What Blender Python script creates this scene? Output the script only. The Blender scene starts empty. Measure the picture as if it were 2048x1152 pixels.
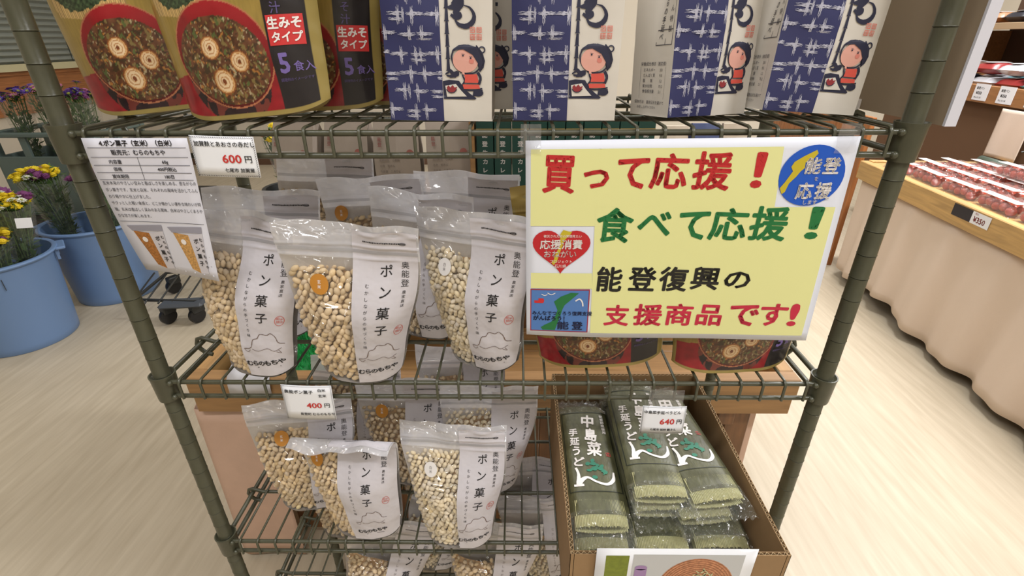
import bpy, math, random
import numpy as np
from mathutils import Vector, Matrix
SC = bpy.context.scene
C = SC.collection
# ------------------------------------------------------------------ camera
cd = bpy.data.cameras.new('camera'); cam = bpy.data.objects.new('camera', cd); C.objects.link(cam)
cd.sensor_width = 36; cd.lens = 988.5/2048*36; cd.clip_start = .02; cd.clip_end = 60
YAW, PIT, ROL = -.0121054633, .467698585, -.00432586
f_ = Vector((math.sin(YAW)*math.cos(PIT), math.cos(YAW)*math.cos(PIT), -math.sin(PIT)))
r_ = Vector((math.cos(YAW), -math.sin(YAW), 0)); u_ = r_.cross(f_)
r2 = r_*math.cos(ROL)+u_*math.sin(ROL); u2 = -r_*math.sin(ROL)+u_*math.cos(ROL)
m4 = Matrix.Identity(4)
for i in range(3):
    m4[i][0] = r2[i]; m4[i][1] = u2[i]; m4[i][2] = -f_[i]
m4[0][3], m4[1][3], m4[2][3] = .0306814604, -.465440673, 1.14259915
cam.matrix_world = m4
SC.camera = cam
# ------------------------------------------------------------------ world, lights, exposure
W = bpy.data.worlds.new('world'); SC.world = W; W.use_nodes = True
bg = W.node_tree.nodes['Background']; bg.inputs[0].default_value = (1, .98, .97, 1); bg.inputs[1].default_value = .25
SC.view_settings.view_transform = 'Standard'; SC.view_settings.look = 'None'
SC.view_settings.exposure = 0.02; SC.view_settings.gamma = 1; SC.view_settings.use_curve_mapping = False
SC.cycles.transparent_max_bounces = 24
def ceiling_lamp(x, y, p, sx=1.2, sy=.16, rz=0, col=(.985, .985, 1)):
    l = bpy.data.lights.new('ceiling_tube_light', 'AREA'); l.shape = 'RECTANGLE'; l.size = sx; l.size_y = sy; l.energy = p; l.color = col
    o = bpy.data.objects.new('ceiling_tube_light', l); o.location = (x, y, 2.62); o.rotation_euler = (0, 0, rz); C.objects.link(o)
for x, y, p in ((-2.6, -.9, 4), (-.5, -.9, 21), (1.7, -.8, 38), (-2.6, 1.3, 6), (-.2, 1.6, 12), (1.8, 1.2, 82), (3.0, 3.0, 40), (-1.8, 3.2, 7), (.6, 3.2, 12), (.4, -2.1, 14)):
    ceiling_lamp(x, y, p)
random.seed(7); rng = np.random.default_rng(7)
PI = math.pi
# ------------------------------------------------------------------ materials
def s2l(c):
    return tuple(((v/255)/12.92 if v/255 <= .04045 else ((v/255+.055)/1.055)**2.4) for v in c)
MATS = {}
def mat(name, rgb=(200, 200, 200), rough=.6, metal=0, noise=0, nscale=40, stretch=(1, 1, 1), bump=0, bscale=60, spec=.5, attr=None, coat=0, alpha_mix=None, trans=0, bdist=.002):
    """principled material; optional object-space noise tint and bump; alpha_mix = share of see-through film"""
    if name in MATS: return MATS[name]
    m = bpy.data.materials.new(name); m.use_nodes = True; MATS[name] = m
    nt = m.node_tree; N = nt.nodes; L = nt.links; b = N['Principled BSDF']
    col = s2l(rgb)
    b.inputs['Base Color'].default_value = (*col, 1); b.inputs['Roughness'].default_value = rough
    b.inputs['Metallic'].default_value = metal; b.inputs['Specular IOR Level'].default_value = spec
    b.inputs['Coat Weight'].default_value = coat; b.inputs['Transmission Weight'].default_value = trans
    if coat: b.inputs['Coat Roughness'].default_value = .12
    tc = N.new('ShaderNodeTexCoord'); mp = N.new('ShaderNodeMapping'); mp.inputs['Scale'].default_value = stretch
    L.new(tc.outputs['Object'], mp.inputs[0])
    if attr:
        a = N.new('ShaderNodeAttribute'); a.attribute_name = attr; L.new(a.outputs['Color'], b.inputs['Base Color'])
    if noise:
        n = N.new('ShaderNodeTexNoise'); n.inputs['Scale'].default_value = nscale; n.inputs['Detail'].default_value = 4
        L.new(mp.outputs[0], n.inputs[0])
        mx = N.new('ShaderNodeMix'); mx.data_type = 'RGBA'; mx.blend_type = 'MIX'
        rp = N.new('ShaderNodeMapRange'); rp.inputs['From Min'].default_value = .3; rp.inputs['From Max'].default_value = .7
        L.new(n.outputs['Fac'], rp.inputs['Value']); L.new(rp.outputs[0], mx.inputs['Factor'])
        mx.inputs['A'].default_value = (*[c*(1-noise) for c in col], 1); mx.inputs['B'].default_value = (*[min(1, c*(1+noise)) for c in col], 1)
        L.new(mx.outputs['Result'], b.inputs['Base Color'])
    if bump:
        n2 = N.new('ShaderNodeTexNoise'); n2.inputs['Scale'].default_value = bscale; n2.inputs['Detail'].default_value = 3
        L.new(mp.outputs[0], n2.inputs[0])
        bp = N.new('ShaderNodeBump'); bp.inputs['Strength'].default_value = bump; bp.inputs['Distance'].default_value = bdist
        L.new(n2.outputs['Fac'], bp.inputs['Height']); L.new(bp.outputs[0], b.inputs['Normal'])
    if alpha_mix is not None:
        b.inputs['Alpha'].default_value = 1-alpha_mix
    return m
def film(name, haze=.08, rgb=(235, 235, 235), rough=.12, bump=.5, bscale=35, gl=1.0, dist=.01):
    """clear plastic film: transparent sheet, a little milk, and a fresnel gloss"""
    if name in MATS: return MATS[name]
    m = bpy.data.materials.new(name); m.use_nodes = True; MATS[name] = m
    nt = m.node_tree; N = nt.nodes; L = nt.links; N.remove(N['Principled BSDF']); out = N['Material Output']
    tr = N.new('ShaderNodeBsdfTransparent'); df = N.new('ShaderNodeBsdfDiffuse'); tl = N.new('ShaderNodeBsdfTranslucent'); gs = N.new('ShaderNodeBsdfGlossy')
    tr.inputs[0].default_value = (.98, .98, .98, 1)
    for q in (df, tl): q.inputs[0].default_value = (*s2l(rgb), 1)
    gs.inputs['Roughness'].default_value = rough
    m1 = N.new('ShaderNodeMixShader'); m1.inputs[0].default_value = .35; L.new(df.outputs[0], m1.inputs[1]); L.new(tl.outputs[0], m1.inputs[2])
    m2 = N.new('ShaderNodeMixShader'); m2.inputs[0].default_value = haze; L.new(tr.outputs[0], m2.inputs[1]); L.new(m1.outputs[0], m2.inputs[2])
    fr = N.new('ShaderNodeFresnel'); fr.inputs[0].default_value = 1.5
    tc = N.new('ShaderNodeTexCoord'); ns = N.new('ShaderNodeTexNoise'); ns.inputs['Scale'].default_value = bscale; ns.inputs['Detail'].default_value = 2; ns.inputs['Distortion'].default_value = .6
    bp = N.new('ShaderNodeBump'); bp.inputs['Strength'].default_value = bump; bp.inputs['Distance'].default_value = dist
    L.new(tc.outputs['Object'], ns.inputs[0]); L.new(ns.outputs['Fac'], bp.inputs['Height'])
    L.new(bp.outputs[0], gs.inputs['Normal'])
    mu = N.new('ShaderNodeMath'); mu.operation = 'MULTIPLY'; mu.inputs[1].default_value = gl; L.new(fr.outputs[0], mu.inputs[0])
    mn_ = N.new('ShaderNodeMath'); mn_.operation = 'MINIMUM'; mn_.inputs[1].default_value = .05+.07*gl; L.new(mu.outputs[0], mn_.inputs[0]); mu = mn_
    m3 = N.new('ShaderNodeMixShader'); L.new(mu.outputs[0], m3.inputs[0]); L.new(m2.outputs[0], m3.inputs[1]); L.new(gs.outputs[0], m3.inputs[2])
    L.new(m3.outputs[0], out.inputs[0])
    return m
def wood(name, rgb, axis=0, dark=.35, rough=.45, scale=14):
    if name in MATS: return MATS[name]
    m = bpy.data.materials.new(name); m.use_nodes = True; MATS[name] = m
    nt = m.node_tree; N = nt.nodes; L = nt.links; b = N['Principled BSDF']; b.inputs['Roughness'].default_value = rough
    tc = N.new('ShaderNodeTexCoord'); mp = N.new('ShaderNodeMapping'); s = [1, 1, 1]; s[axis] = .07; mp.inputs['Scale'].default_value = s
    oi = N.new('ShaderNodeObjectInfo'); ad = N.new('ShaderNodeVectorMath'); ad.operation = 'ADD'
    sc = N.new('ShaderNodeVectorMath'); sc.operation = 'SCALE'; sc.inputs['Scale'].default_value = 9
    L.new(oi.outputs['Random'], sc.inputs[0]); L.new(tc.outputs['Object'], ad.inputs[0]); L.new(sc.outputs[0], ad.inputs[1]); L.new(ad.outputs[0], mp.inputs[0])
    n = N.new('ShaderNodeTexNoise'); n.inputs['Scale'].default_value = scale*4; n.inputs['Detail'].default_value = 6; n.inputs['Distortion'].default_value = 1.2
    L.new(mp.outputs[0], n.inputs[0])
    rp = N.new('ShaderNodeValToRGB'); c = s2l(rgb)
    rp.color_ramp.elements[0].position = .3; rp.color_ramp.elements[0].color = (*[v*(1-dark) for v in c], 1)
    rp.color_ramp.elements[1].position = .7; rp.color_ramp.elements[1].color = (*[min(1, v*1.12) for v in c], 1)
    L.new(n.outputs['Fac'], rp.inputs[0]); L.new(rp.outputs[0], b.inputs['Base Color'])
    return m
olive = mat('olive_coated_steel', (74, 74, 58), .32, noise=.08, nscale=80, spec=.5, bump=.05, bscale=400)
white_paper = mat('white_paper', (236, 238, 243), .6, bump=.05, bscale=30)
ink = mat('black_ink', (28, 26, 28), .6)
# ------------------------------------------------------------------ object helpers
def tag(o, label=None, cat=None, group=None, kind=None):
    if label: o['label'] = label
    if cat: o['category'] = cat
    if group: o['group'] = group
    if kind: o['kind'] = kind
    return o
def empty(name, loc=(0, 0, 0), rz=0, label=None, cat=None, group=None, kind=None, parent=None):
    o = bpy.data.objects.new(name, None); o.empty_display_size = .02; C.objects.link(o); o.location = loc; o.rotation_euler = (0, 0, rz)
    if parent: o.parent = parent
    return tag(o, label, cat, group, kind)
def mesh(name, V, F, m=None, smooth=False, midx=None):
    me = bpy.data.meshes.new(name); V = np.asarray(V, dtype=np.float32).reshape(-1, 3)
    if isinstance(F, np.ndarray):
        n = F.shape[1]; me.vertices.add(len(V)); me.vertices.foreach_set('co', V.ravel())
        me.loops.add(F.size); me.loops.foreach_set('vertex_index', F.astype(np.int32).ravel())
        me.polygons.add(len(F)); me.polygons.foreach_set('loop_start', np.arange(0, F.size, n, dtype=np.int32))
        me.update(calc_edges=True)
    else:
        me.from_pydata([tuple(map(float, v)) for v in V], [], [tuple(map(int, f)) for f in F]); me.update()
    for mm in (m if isinstance(m, (list, tuple)) else [m] if m else []): me.materials.append(mm)
    if midx is not None: me.polygons.foreach_set('material_index', np.asarray(midx, dtype=np.int32))
    if smooth: me.polygons.foreach_set('use_smooth', np.ones(len(me.polygons), dtype=bool))
    return me
def link(name, me, parent=None, loc=None, rot=None):
    o = bpy.data.objects.new(name, me); C.objects.link(o)
    if parent: o.parent = parent
    if loc is not None: o.location = loc
    if rot is not None: o.rotation_euler = rot
    return o
class MB:
    def __init__(s): s.V = []; s.F = []; s.M = []; s.sm = []
    def add(s, V, F, mi=0):
        k = len(s.V); s.V += [tuple(map(float, v)) for v in V]; s.F += [tuple(int(i)+k for i in f) for f in F]; s.M += [mi]*len(F); return s
    def box(s, x0, y0, z0, x1, y1, z1, mi=0, R=None, c=None):
        V = np.array([(x, y, z) for z in (z0, z1) for y in (y0, y1) for x in (x0, x1)], float)
        if R is not None:
            cc = V.mean(0) if c is None else np.array(c); V = (V-cc)@np.array(R).T+cc
        return s.add(V, [(0, 2, 3, 1), (4, 5, 7, 6), (0, 1, 5, 4), (2, 6, 7, 3), (0, 4, 6, 2), (1, 3, 7, 5)], mi)
    def bbox(s, x0, y0, z0, x1, y1, z1, b=.003, mi=0):
        """box with chamfered edges"""
        V = []; 
        for dz, ins in ((z0, b), (z0+b, 0), (z1-b, 0), (z1, b)):
            for x, y in ((x0+ins, y0+b*(ins == 0)), ):
                pass
            i = ins; e = b if ins == 0 else 0
            pts = [(x0+i+e, y0+i), (x1-i-e, y0+i), (x1-i, y0+i+e), (x1-i, y1-i-e), (x1-i-e, y1-i), (x0+i+e, y1-i), (x0+i, y1-i-e), (x0+i, y0+i+e)]
            V += [(p[0], p[1], dz) for p in pts]
        F = [tuple(range(7, -1, -1)), tuple(range(24, 32))]
        for k in range(3):
            for j in range(8): F.append((k*8+j, k*8+(j+1) % 8, k*8+8+(j+1) % 8, k*8+8+j))
        return s.add(V, F, mi)
    def tube(s, pts, r, n=8, mi=0, closed=False, caps=True):
        P = [Vector(p) for p in pts]; V = []; F = []; k = len(P); prev = None
        rr = r if hasattr(r, '__len__') else [r]*k
        for i, p in enumerate(P):
            a = P[(i-1) % k] if (closed or i > 0) else p; b = P[(i+1) % k] if (closed or i < k-1) else p
            t = (b-a).normalized()
            if prev is None:
                up = Vector((0, 0, 1)) if abs(t.z) < .9 else Vector((1, 0, 0)); x = t.cross(up).normalized()
            else:
                x = (prev - t*prev.dot(t)).normalized()
            prev = x; y = t.cross(x)
            for j in range(n):
                a_ = 2*PI*j/n; V.append(p+(x*math.cos(a_)+y*math.sin(a_))*rr[i])
        for i in range(k if closed else k-1):
            for j in range(n):
                F.append((i*n+j, i*n+(j+1) % n, ((i+1) % k)*n+(j+1) % n, ((i+1) % k)*n+j))
        if caps and not closed: F += [tuple(range(n-1, -1, -1)), tuple(range((k-1)*n, k*n))]
        return s.add(V, F, mi)
    def lathe(s, prof, c=(0, 0), n=24, mi=0, z=0, caps=True):
        V = []; F = []
        for r, zz in prof:
            for j in range(n): V.append((c[0]+r*math.cos(2*PI*j/n), c[1]+r*math.sin(2*PI*j/n), zz+z))
        for i in range(len(prof)-1):
            for j in range(n): F.append((i*n+j, i*n+(j+1) % n, (i+1)*n+(j+1) % n, (i+1)*n+j))
        if caps: F += [tuple(range(n-1, -1, -1)), tuple(range((len(prof)-1)*n, len(prof)*n))]
        return s.add(V, F, mi)
    def sphere(s, c, r, n=10, m_=6, mi=0, sc=(1, 1, 1)):
        prof = [(math.sin(PI*i/m_), -math.cos(PI*i/m_)) for i in range(m_+1)]; V = []; F = []
        for a, b in prof:
            for j in range(n): V.append((c[0]+r*sc[0]*a*math.cos(2*PI*j/n), c[1]+r*sc[1]*a*math.sin(2*PI*j/n), c[2]+r*sc[2]*b))
        for i in range(m_):
            for j in range(n): F.append((i*n+j, i*n+(j+1) % n, (i+1)*n+(j+1) % n, (i+1)*n+j))
        return s.add(V, F, mi)
    def me(s, name, m, smooth=False): return mesh(name, s.V, s.F, m, smooth, s.M)
    def obj(s, name, m, parent=None, smooth=False, loc=None, rot=None): return link(name, s.me(name, m, smooth), parent, loc, rot)
def struct(name, mb, m, smooth=False):
    o = mb.obj(name, m, None, smooth); o['kind'] = 'structure'; return o
def auto_smooth(me, ang=40):
    me.polygons.foreach_set('use_smooth', np.ones(len(me.polygons), dtype=bool))
    try: me.set_sharp_from_angle(angle=math.radians(ang))
    except Exception: pass
    return me
# flat artwork: lists of (verts2d, faces) pieces, then wrapped on a surface
TX = {}
def glyph(s, bold=0.0):
    k = (s, round(bold, 3))
    if k not in TX:
        c = bpy.data.curves.new('t', 'FONT'); c.body = s; c.size = 1; c.resolution_u = 2
        o = bpy.data.objects.new('t', c); me = bpy.data.meshes.new_from_object(o)
        V = np.empty(len(me.vertices)*3); me.vertices.foreach_get('co', V); V = V.reshape(-1, 3)[:, :2]
        F = [tuple(p.vertices) for p in me.polygons]
        bpy.data.objects.remove(o); bpy.data.curves.remove(c); bpy.data.meshes.remove(me)
        if bold > .004 and len(V):
            n = 8 if bold > .02 else 4; V0 = V; F0 = F; V = [V0]; k0 = len(V0); F = list(F0)
            for i in range(n):
                a = 2*PI*i/n; V.append(V0+[bold*math.cos(a), bold*math.sin(a)]); F += [tuple(v+k0*(i+1) for v in f) for f in F0]
            V = np.concatenate(V)
        TX[k] = (V, F)
    return TX[k]
class Art:
    """flat artwork in plane coordinates (metres)"""
    def __init__(s): s.V = []; s.F = []
    def add(s, V, F):
        k = len(s.V); s.V += [(float(a), float(b)) for a, b in V]; s.F += [tuple(i+k for i in f) for f in F]; return s
    def fit(s, ch, x0, y0, x1, y1, bold=.02, rot=0):
        V, F = glyph(ch, bold)
        if not len(V): return s
        lo, hi = V.min(0), V.max(0); d = np.maximum(hi-lo, 1e-6); U = (V-lo)/d*[x1-x0, y1-y0]+[x0, y0]
        if rot:
            c = np.array([(x0+x1)/2, (y0+y1)/2]); a = math.radians(rot); U = (U-c)@np.array([[math.cos(a), math.sin(a)], [-math.sin(a), math.cos(a)]])+c
        return s.add(U, F)
    def text(s, t, x, y, size, bold=.0, align='L', sx=1, rot=0):
        V, F = glyph(t, bold)
        if not len(V): return s
        U = V*[size*sx, size]; w = U[:, 0].max()
        U = U-[w*{'L': 0, 'C': .5, 'R': 1}[align], 0]
        if rot:
            a = math.radians(rot); U = U@np.array([[math.cos(a), math.sin(a)], [-math.sin(a), math.cos(a)]])
        return s.add(U+[x, y], F)
    def vtext(s, t, x, y, size, pitch=None, bold=.0, sx=1, slant=0, rot=0):
        """vertical writing, x = centre of column, y = top"""
        pitch = pitch or size*1.05
        for i, ch in enumerate(t):
            if ch == ' ': continue
            V, F = glyph(ch, bold)
            if not len(V): continue
            c = (V.min(0)+V.max(0))/2; c = np.array([.5, .38]) if ch in 'ーっゃゅょッャ、。ポ' else c
            U = (V-c)*[size*sx, size]
            if ch == 'ー': U = np.c_[U[:, 1], -U[:, 0]]
            if rot:
                a = math.radians(rot); U = U@np.array([[math.cos(a), math.sin(a)], [-math.sin(a), math.cos(a)]])
            s.add(U+[x+slant*i*pitch, y-size*.5-i*pitch], F)
        return s
    def poly(s, pts): return s.add(pts, [tuple(range(len(pts)))])
    def rect(s, x0, y0, x1, y1): return s.poly([(x0, y0), (x1, y0), (x1, y1), (x0, y1)])
    def ell(s, cx, cy, rx, ry, n=36, rot=0, a0=0, a1=2*PI):
        c, q = math.cos(rot), math.sin(rot); P = []
        for i in range(n):
            t = a0+(a1-a0)*i/(n if a1-a0 > 6.2 else n-1); x = rx*math.cos(t); y = ry*math.sin(t); P.append((cx+x*c-y*q, cy+x*q+y*c))
        return s.poly(P)
    def ring(s, cx, cy, rx, ry, w, n=32, rot=0, a0=0, a1=2*PI):
        P = []; c, q = math.cos(rot), math.sin(rot); k = n if a1-a0 > 6.2 else n+1
        for rr in (0, w):
            for i in range(k):
                t = a0+(a1-a0)*i/n; x = (rx-rr)*math.cos(t); y = (ry-rr)*math.sin(t); P.append((cx+x*c-y*q, cy+x*q+y*c))
        F = [(i, (i+1) % k, k+(i+1) % k, k+i) for i in range(n if k == n else n)]
        return s.add(P, F)
    def stroke(s, pts, w, jag=0):
        """polyline with width (constant or list)"""
        n = len(pts); P = np.array(pts, float); ws = np.array(w if hasattr(w, '__len__') else [w]*n, float)
        T = np.gradient(P, axis=0); T /= np.maximum(np.linalg.norm(T, axis=1, keepdims=True), 1e-9); Nn = np.c_[-T[:, 1], T[:, 0]]
        j1 = 1+jag*(rng.random(n)-.5); j2 = 1+jag*(rng.random(n)-.5)
        A = P+Nn*(ws*j1)[:, None]/2; B = P-Nn*(ws*j2)[:, None]/2
        return s.add(np.r_[A, B], [(i, i+1, n+i+1, n+i) for i in range(n-1)])
    def curve(s, ctrl, w, n=14, jag=0, dy=0):
        """smooth stroke through control points (Catmull-Rom)"""
        P = np.array(ctrl, float)+[0, dy]; Q = np.r_[[2*P[0]-P[1]], P, [2*P[-1]-P[-2]]]; out = []
        for i in range(1, len(Q)-2):
            for t in np.linspace(0, 1, n, endpoint=False):
                out.append(.5*((2*Q[i])+(-Q[i-1]+Q[i+1])*t+(2*Q[i-1]-5*Q[i]+4*Q[i+1]-Q[i+2])*t*t+(-Q[i-1]+3*Q[i]-3*Q[i+1]+Q[i+2])*t**3))
        out.append(P[-1]); m_ = len(out)
        ws = np.interp(np.linspace(0, 1, m_), np.linspace(0, 1, len(w)), w) if hasattr(w, '__len__') else w
        return s.stroke(out, ws, jag)
    def me(s, name, m, S, off=.0003):
        V = [S(x, y, off) for x, y in s.V]; return mesh(name, V, s.F, m)
    def obj(s, name, m, S, parent, off=.0003, label=None):
        o = link(name, s.me(name, m, S, off), parent)
        if label: o['label'] = label
        return o
def rot3(yaw, lean, roll): return Matrix.Rotation(yaw, 4, 'Z') @ Matrix.Rotation(lean, 4, 'X') @ Matrix.Rotation(roll, 4, 'Y')
def place(o, x, y, z, yaw=0, lean=0, roll=0):
    """pose a thing and lift it so that its lowest point rests at height z"""
    M = Matrix.Translation((x, y, z)) @ rot3(yaw, lean, roll); lo = 1e9
    for c in o.children:
        if c.type == 'MESH' and c.name.split('.')[0] in ('film', 'foil_back', 'printed_front', 'bag_body', 'wrap'):
            V = np.empty(len(c.data.vertices)*3, dtype=np.float32); c.data.vertices.foreach_get('co', V); V = V.reshape(-1, 3)
            lo = min(lo, float((V@np.array(M.to_3x3()).T)[:, 2].min())+z)
    if lo < 1e8: M = Matrix.Translation((0, 0, z-lo)) @ M
    o.matrix_world = M; return o
def copy_tree(o, parent=None):
    c = o.copy(); C.objects.link(c)
    if parent: c.parent = parent; c.matrix_parent_inverse = o.matrix_parent_inverse
    for ch in list(o.children): copy_tree(ch, c)
    return c
# ------------------------------------------------------------------ the room
X0, X1, Y0, Y1, H = -3.9, 4.2, -3.0, 4.6, 2.7
def floor_mat():
    m = bpy.data.materials.new('pale_vinyl_floor'); m.use_nodes = True; nt = m.node_tree; N = nt.nodes; L = nt.links; b = N['Principled BSDF']
    tc = N.new('ShaderNodeTexCoord'); mp = N.new('ShaderNodeMapping'); mp.inputs['Rotation'].default_value = (0, 0, math.radians(-12)); mp.inputs['Scale'].default_value = (9, .8, 1)
    L.new(tc.outputs['Object'], mp.inputs[0])
    n = N.new('ShaderNodeTexNoise'); n.inputs['Scale'].default_value = 6; n.inputs['Detail'].default_value = 6; n.inputs['Distortion'].default_value = .3; L.new(mp.outputs[0], n.inputs[0])
    r = N.new('ShaderNodeValToRGB'); r.color_ramp.elements[0].position = .32; r.color_ramp.elements[0].color = (*s2l((184, 171, 148)), 1)
    r.color_ramp.elements[1].position = .72; r.color_ramp.elements[1].color = (*s2l((200, 188, 166)), 1)
    L.new(n.outputs['Fac'], r.inputs[0]); L.new(r.outputs[0], b.inputs['Base Color']); b.inputs['Roughness'].default_value = .5
    return m
struct('floor', MB().box(X0, Y0, -.05, X1, Y1, 0), floor_mat())
wallm = mat('cream_wall', (214, 205, 188), .8); ceilm = mat('white_ceiling', (226, 226, 222), .8)
struct('ceiling', MB().box(X0, Y0, H, X1, Y1, H+.05), ceilm)
struct('wall_back', MB().box(X0, Y1, 0, X1, Y1+.1, H), wallm)
struct('wall_right', MB().box(X1, Y0, 0, X1+.1, Y1, H), wallm)
struct('wall_front', MB().box(X0, Y0-.1, 0, X1, Y0, H), wallm)
struct('wall_left', MB().box(X0-.1, Y0, 0, X0, Y1, H), wallm)
def window_left():
    w = empty('window_1', (X0, 3.4, .98), 0, kind='structure')
    fm = mat('window_frame_paint', (214, 208, 170), .5); gl = mat('window_daylight_glass', (205, 215, 220), .1)
    MB().box(0, -1.1, -.05, .09, 1.15, 0).obj('window_sill', fm, w)
    fr = MB(); fr.box(.002, -1.1, 0, .04, -1.05, 1.2); fr.box(.002, 1.1, 0, .04, 1.15, 1.2); fr.box(.002, -1.1, 1.15, .04, 1.15, 1.2); fr.obj('window_frame', mat('dark_frame', (60, 66, 60), .5), w)
    MB().box(.001, -1.05, 0, .006, 1.1, 1.15).obj('window_pane', mat('window_glass_white', (196, 206, 204), .15), w)
    bl = empty('venetian_blind', (0, 0, 0), parent=w); sm = mat('blind_slat', (170, 176, 168), .5)
    R = Matrix.Rotation(math.radians(38), 3, 'Y'); one = MB().box(-.02, -1.04, -.0012, .02, 1.09, .0012).me('blind_slat', sm)
    for i in range(26):
        link('slat', one, bl, (.06, 0, .03+i*.043), (0, math.radians(38), 0))
    for y in (-.6, .1, .8): MB().tube([(.085, y, 0), (.085, y, 1.15)], .003, 5).obj('cord', mat('cord_dark', (50, 56, 52), .7), bl)
window_left()
struct('trim_1', MB().box(X0+.001, 1.5, .62, X0+.03, 4.6, .93).box(X0+.001, 1.5, .90, X0+.05, 4.6, .93), wood('orange_wainscot_wood', (178, 118, 72), 1))
struct('baseboard_left', MB().box(X0+.001, -3, 0, X0+.02, 4.6, .1), mat('brown_baseboard', (96, 70, 52), .6))
struct('baseboard_back', MB().box(X0, Y1-.02, 0, X1, Y1-.001, .1), mat('brown_baseboard'))
# ------------------------------------------------------------------ the wire rack
PX, DP = .384, .27
S = [1.15-k*.0254 for k in (3, 14, 25, 33)]
PR = .0088
rack = empty('wire_shelving_rack', (0, DP/2, 0), label='olive green wire shelving rack holding all the bagged goods, four tiers in view', cat='shelf')
def post_mesh():
    prof = [(.004, -.0), (.013, 0.0), (.013, .012), (.005, .014), (.005, .03), (PR, .032)]; z0 = 1.15-44*.0254
    for k in range(44, -14, -1):
        z = 1.15-k*.0254
        if z < .04: continue
        prof += [(PR, z-.0010), (PR-.0007, z-.0005), (PR+.0004, z+.0001), (PR, z+.0009)]
    prof += [(PR, 1.5), (PR-.002, 1.503)]
    return auto_smooth(MB().lathe(prof, n=24).me('post', olive), 50)
pm = post_mesh()
for x in (-PX, PX):
    for y in (0, DP): link('post', pm, rack, (x, y-DP/2, 0))
collar = auto_smooth(MB().lathe([(PR, 0.002), (.0118, 0), (.0122, .002), (.0134, .031), (.0140, .033), (.0140, .0345), (.0126, .0345), (.0104, .031), (PR-.0004, .0305)], n=28, caps=False).me('collar', olive), 45)
wp = MB()
wp.tube([(0, -.0105, -.021), (0, -.0105, .0005), (0, -.0085, .0035), (0, -.005, .0045), (0, .004, .0045), (0, DP-.004, .0045), (0, DP+.005, .0045), (0, DP+.0095, .0005), (0, DP+.0095, -.021)], .0016, 6)
wire_me = auto_smooth(wp.me('cross_wire', olive), 60)
rail_me = auto_smooth(MB().tube([(-PX+.012, 0, 0), (PX-.012, 0, 0)], .0028, 10).me('rail', olive))
srail_me = auto_smooth(MB().tube([(0, .012, 0), (0, DP-.012, 0)], .0032, 10).me('side_rail', olive))
def truss():
    b = MB(); a = PX+.004
    L_ = [(-a+.012, 0, -.021), (-a+.004, 0, -.019), (-a-.002, 0, -.012), (-a-.0045, 0, -.004), (-a-.002, 0, .003), (-a+.004, 0, .005), (-a+.012, 0, .002), (-a+.02, 0, -.001)]
    Rr = [(-x, y, z) for x, y, z in L_][::-1]
    b.tube(L_+Rr, .0028, 8); return auto_smooth(b.me('support_wire', olive), 60)
truss_me = truss()
weld_me = auto_smooth(MB().sphere((0, 0, 0), .0034, 8, 6).me('weld', olive))
for si, z in enumerate(S):
    sh = empty('wire_shelf', (0, 0, 0), parent=rack); sh.location = (0, -DP/2, z)
    for y in (-.0055, DP+.0055):
        for dz in (-.007, -.027): link('rail', rail_me, sh, (0, y, dz))
    for x in (-PX, PX):
        for dz in (-.007, -.027): link('side_rail', srail_me, sh, (x, 0, dz))
        for y in (0, DP): link('collar', collar, sh, (x, y, -.0335))
        for y in (-.0055, DP+.0055):
            for dz in (-.007, -.027): link('weld', weld_me, sh, (x-.0125*(1 if x > 0 else -1), y-(.003 if y < .1 else -.003), dz))
    for y in (.08, .19): link('support_wire', truss_me, sh, (0, y, -.006))
    n = 30
    for i in range(n):
        link('cross_wire', wire_me, sh, ((i-(n-1)/2)*.02485+.0005, 0, -.0065))
# shelf surfaces on which things stand
SZ = [z+.0002 for z in S]
# ------------------------------------------------------------------ zip pouches of puffed rice
paper = mat('translucent_washi_paper', (199, 195, 200), .42, noise=.05, nscale=25, bump=.8, bscale=24, bdist=.006)
milky = film('milky_pouch_film', .50, (250, 250, 255), .10, 1.0, 26, 3.0, .09)
clear = film('clear_pouch_film', .05, (235, 235, 235), .08, 1.0, 24, 1.6, .06)
backf = mat('pouch_back_paper', (205, 200, 198), .5, bump=.2, bscale=20)
red_ink = mat('red_seal_ink', (196, 90, 78), .6); grey_ink = mat('grey_ink', (120, 112, 112), .6)
orange_st = mat('orange_sticker', (186, 126, 46), .45); white_st = mat('white_sticker', (222, 218, 214), .45)
def attr_mat(name, rough=.5, coat=0, bump=0, bscale=60, spec=.4, bdist=.002):
    return mat(name, attr='Col', rough=rough, coat=coat, bump=bump, bscale=bscale, spec=spec, bdist=bdist)
grain_m = attr_mat('puffed_grain', .65, bump=.15, bscale=300)
def ico(sub):
    import bmesh
    b = bmesh.new(); bmesh.ops.create_icosphere(b, subdivisions=sub, radius=1); V = np.array([v.co[:] for v in b.verts]); F = np.array([[v.index for v in f.verts] for f in b.faces]); b.free(); return V, F
ICO = {1: ico(1), 2: ico(2)}
def sstep(a, b, x):
    t = np.clip((x-a)/(b-a), 0, 1); return t*t*(3-2*t)
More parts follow.
